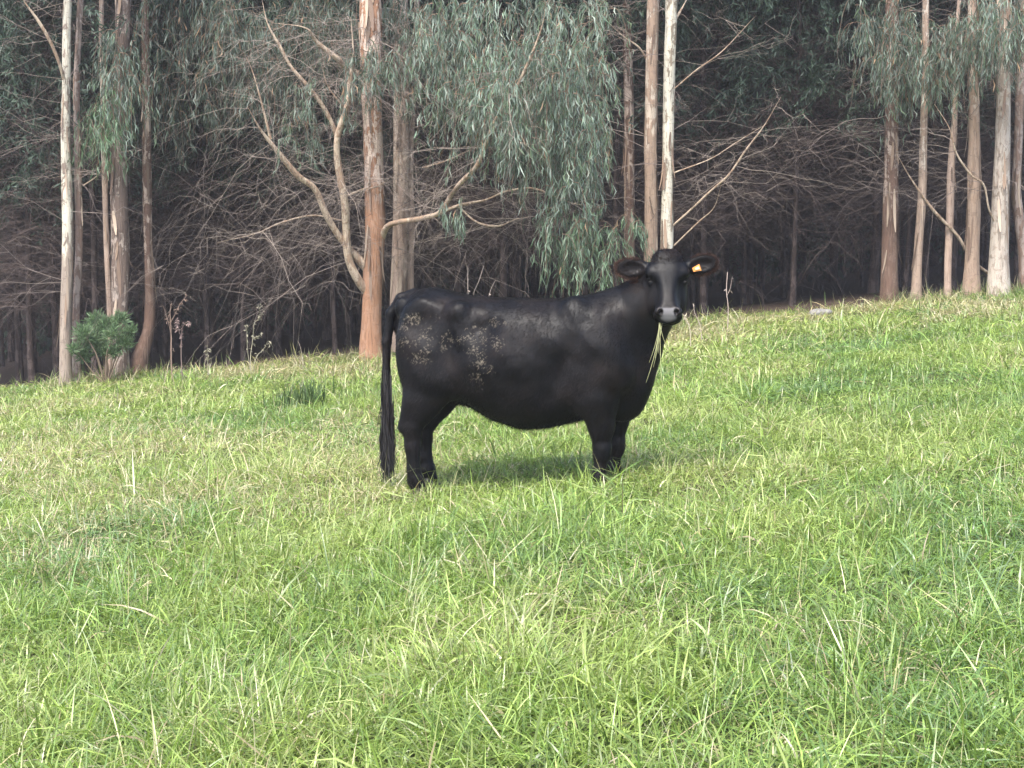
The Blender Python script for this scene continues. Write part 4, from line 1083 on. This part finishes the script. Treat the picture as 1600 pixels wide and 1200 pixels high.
def build_weeds():
    brown, pale, pink = (.19, .135, .105), (.26, .24, .17), (.20, .145, .13)
    weed('dead_thistle', 'tall dead brown weed with forked head, left of a drooping one', 'weed', 268, 22.6, 462, 0,
         [(None, [(268, 560), (267, 520), (265, 490), (268, 474)], .012), ((267, 520), [(262, 500), (255, 478)], .007), ((266, 505), [(275, 490), (283, 475), (290, 463)], .008)], brown, dens=20)
    weed('dead_thistle', 'dead pinkish weed hung with curled leaves, right of the forked one', 'weed', 284, 22.6, 500, 0,
         [(None, [(283, 565), (284, 530), (285, 510), (295, 502), (298, 508)], .009), ((284, 530), [(278, 508), (276, 500)], .006)], pink, dens=70)
    weed('dry_weed', 'short dry weed stalk standing alone at the dark wood edge', 'weed', 324, 22.8, 540, 0,
         [(None, [(324, 570), (325, 555), (325, 543)], .007)], pale, dens=40)
    weed('dry_weed', 'pale branching weed against the dark wood, left of the orange trunk', 'weed', 392, 22.6, 480, 0,
         [(None, [(391, 560), (394, 530), (397, 505), (404, 500)], .007), (None, [(386, 545), (385, 515), (382, 508)], .005), (None, [(400, 560), (412, 545), (420, 532), (426, 542)], .006), ((394, 530), [(402, 526), (410, 521)], .004), ((397, 505), [(406, 494), (407, 478)], .003)], pale, dens=26)
    weed('bare_twig', 'forked bare pale twig standing right of the cow head', 'twig', 1137, 22.0, 425, 0,
         [(None, [(1137, 480), (1134, 455), (1137, 425)], .008), ((1136, 462), [(1141, 450), (1144, 432)], .005)], (.36, .29, .25), dens=2)
    weed('bare_twig', 'leaning bent dry stem right under the cow jaw', 'twig', 1080, 20.0, 480, 0,
         [(None, [(1078, 515), (1072, 500), (1067, 492)], .009), ((1078, 515), [(1073, 498), (1072, 488)], .005)], (.36, .31, .22), dens=3)
    weed('bare_twig', 'thin dry stem curving between cow jaw and forked twig', 'twig', 1098, 21.0, 475, 0,
         [(None, [(1094, 508), (1086, 490), (1083, 474)], .007)], (.34, .28, .23), dens=3)
    weed('bare_twig', 'pair of bare twigs sticking up above the middle of the cow back', 'twig', 733, 22.5, 415, 0,
         [(None, [(732, 480), (731, 445), (731, 418)], .008), (None, [(738, 470), (748, 440), (756, 415)], .006)], (.36, .30, .26), dens=2)
    weed('bare_twig', 'short bare twig above the cow back, right of a taller pair', 'twig', 766, 22.5, 435, 0,
         [(None, [(764, 475), (766, 455), (774, 438)], .007)], (.34, .28, .24), dens=2)
    # bush
    Y = 23.7; b = at(165, 560, Y); gz = float(ground(b[0], Y)); base = np.array([b[0], Y, gz])
    root = empty('shrub', base); tag(root, 'rounded green bush in front of the trunks at left', 'shrub')
    ms, ml = MB(), MB(); lobes = [(131, 520, 14), (150, 502, 15), (167, 508, 14), (188, 500, 12), (143, 532, 19), (178, 524, 18), (118, 546, 9), (203, 518, 9), (160, 545, 14), (196, 536, 12), (131, 556, 10), (178, 550, 11)]
    for px, py, rp in lobes:
        c = at(px, py, Y + rng.normal(0, .12)); r = rp / F_PX * Y
        C = spline([base - np.array([0, 0, .05]), base * .5 + c * .5 + rng.normal(0, .04, 3), c], 8)
        V, Fq = tubes(C[None], np.linspace(.014, .005, 8)[None], 5); ms.add(V, Fq, np.array([.16, .12, .085]))
        n = int(42 * rp); dv = unit_dirs(n) * (rng.random(n) ** .6)[:, None] * rnd(.7, 1.25, n)[:, None]
        B = c + dv * r * np.array([1, 1, .9]); dl = norm(dv * .9 + rng.normal(0, .45, (n, 3)) + np.array([0, 0, .5])); ln = rnd(.04, .11, n); sd = norm(np.cross(dl, unit_dirs(n)))
        V, Fq = strips(np.stack([B, B + dl * ln[:, None] * .5, B + dl * ln[:, None]], 1), (ln * .07)[:, None] * np.array([[.5, 1, .2]]), sd)
        ml.add(V, Fq, np.repeat(np.array([[.105, .165, .08]]) * rnd(.5, 1.5, n)[:, None], 6, 0))
    ms.build('stems', M_WEED, root, base); ml.build('foliage', M_LEAF, root, base)
    # dark rush tuft
    Y = 17.2; b = at(478, 640, Y); base = np.array([b[0], Y, float(ground(b[0], Y))])
    root = empty('rush_tuft', base); tag(root, 'dark green upright dock tuft in the grass, left of the cow', 'plant')
    mb = MB(); n = 170; a = rnd(0, 2 * math.pi, n); d = np.stack([np.cos(a), np.sin(a)], 1); p = base[:2] + rng.normal(0, 1, (n, 2)) * np.array([.17, .12])
    blades(mb, np.column_stack([p, ground(p[:, 0], p[:, 1])]), rnd(.16, .38, n), d, np.abs(rng.normal(.15, .2, n)), np.full(n, .008), np.array([[.06, .10, .03]]) * rnd(.6, 1.5, n)[:, None], 4, rnd(0, .6, n))
    mb.build('leaves', M_LEAF, root, base)
    # rank grass left standing round the feet of the edge trees
    feet = [o.location for o in col.objects if o.parent is None and o.get('group') == GROUP_EDGE]
    mb = MB()
    for f_ in feet:
        n = 170; a = rnd(0, 2 * math.pi, n); r_ = .12 + np.abs(rng.normal(0, .28, n)); p = np.column_stack([f_[0] + r_ * np.cos(a) * 1.3, f_[1] - .1 + r_ * np.sin(a)])
        d = rng.normal(0, 1, (n, 2)); d /= np.linalg.norm(d, axis=1, keepdims=True)
        c = np.where((rng.random(n) < .5)[:, None], STRAWS[rng.integers(0, 4, n)] * .8, GREENS[rng.integers(0, 4, n)] * .8) * rnd(.6, 1.3, n)[:, None]
        blades(mb, np.column_stack([p, ground(p[:, 0], p[:, 1])]), rng.lognormal(math.log(.19), .4, n), d, np.abs(rng.normal(.3, .4, n)), rnd(.003, .006, n), c, 4, np.clip(rng.normal(.8, .6, n), 0, 2.2))
    tag(mb.build('rank_grass', bpy.data.materials['grass_stalk']), 'rank half dry grass standing around the feet of the edge trees', 'grass', kind='stuff')
    # pale stone at the crest
    Y = 23.5; b = at(1283, 497, Y); g = float(ground(b[0], Y))
    f = Field((-.25, -.2, -.12), (.25, .2, .16), .014)
    f.ell((-.03, 0, .02), (.15, .10, .07), .03); f.ell((.08, .02, .03), (.10, .08, .055), .03); f.ell((-.10, -.02, .0), (.08, .07, .05), .03)
    V, Fq = surface_nets(f.F, f.lo, f.h)
    V = V * (1 + .18 * (fbm(V[:, 0] * 14 + 3, V[:, 1] * 14 + V[:, 2] * 11, 5) - .5))[:, None]
    m = NT('pale_stone'); m = m.done(m.principled(m.mix(m.noise(m.obj(), 12, 5), (.12, .115, .105), (.23, .22, .21)), .9, .2))
    k = MB(); k.add(V, Fq); o = k.build('stone', m); o.location = (b[0], Y, g + .02)
    tag(o, 'pale stone lying on the grass crest before the dark wood', 'stone')
build_weeds()

# ------------------------------------------------------------------ the air
def build_haze():
    lo, hi = np.array([-260.0, -140.0, -30.0]), np.array([260.0, 240.0, 48.0])
    v = np.array([[x, y, z] for x in (lo[0], hi[0]) for y in (lo[1], hi[1]) for z in (lo[2], hi[2])])
    k = MB(); k.add(v, [[0, 1, 3, 2], [4, 6, 7, 5], [0, 4, 5, 1], [2, 3, 7, 6], [0, 2, 6, 4], [1, 5, 7, 3]])
    m = bpy.data.materials.new('haze_air'); m.use_nodes = True; t = m.node_tree; t.nodes.clear()
    out = t.nodes.new('ShaderNodeOutputMaterial'); p = t.nodes.new('ShaderNodeVolumePrincipled')
    p.inputs['Color'].default_value = (.90, .88, .92, 1); p.inputs['Density'].default_value = .0011; p.inputs['Anisotropy'].default_value = .2
    t.links.new(p.outputs[0], out.inputs['Volume'])
    o = k.build('haze', m, smooth_=False); tag(o, 'thin pale haze in the air over meadow and wood', 'haze', kind='stuff')
build_haze()
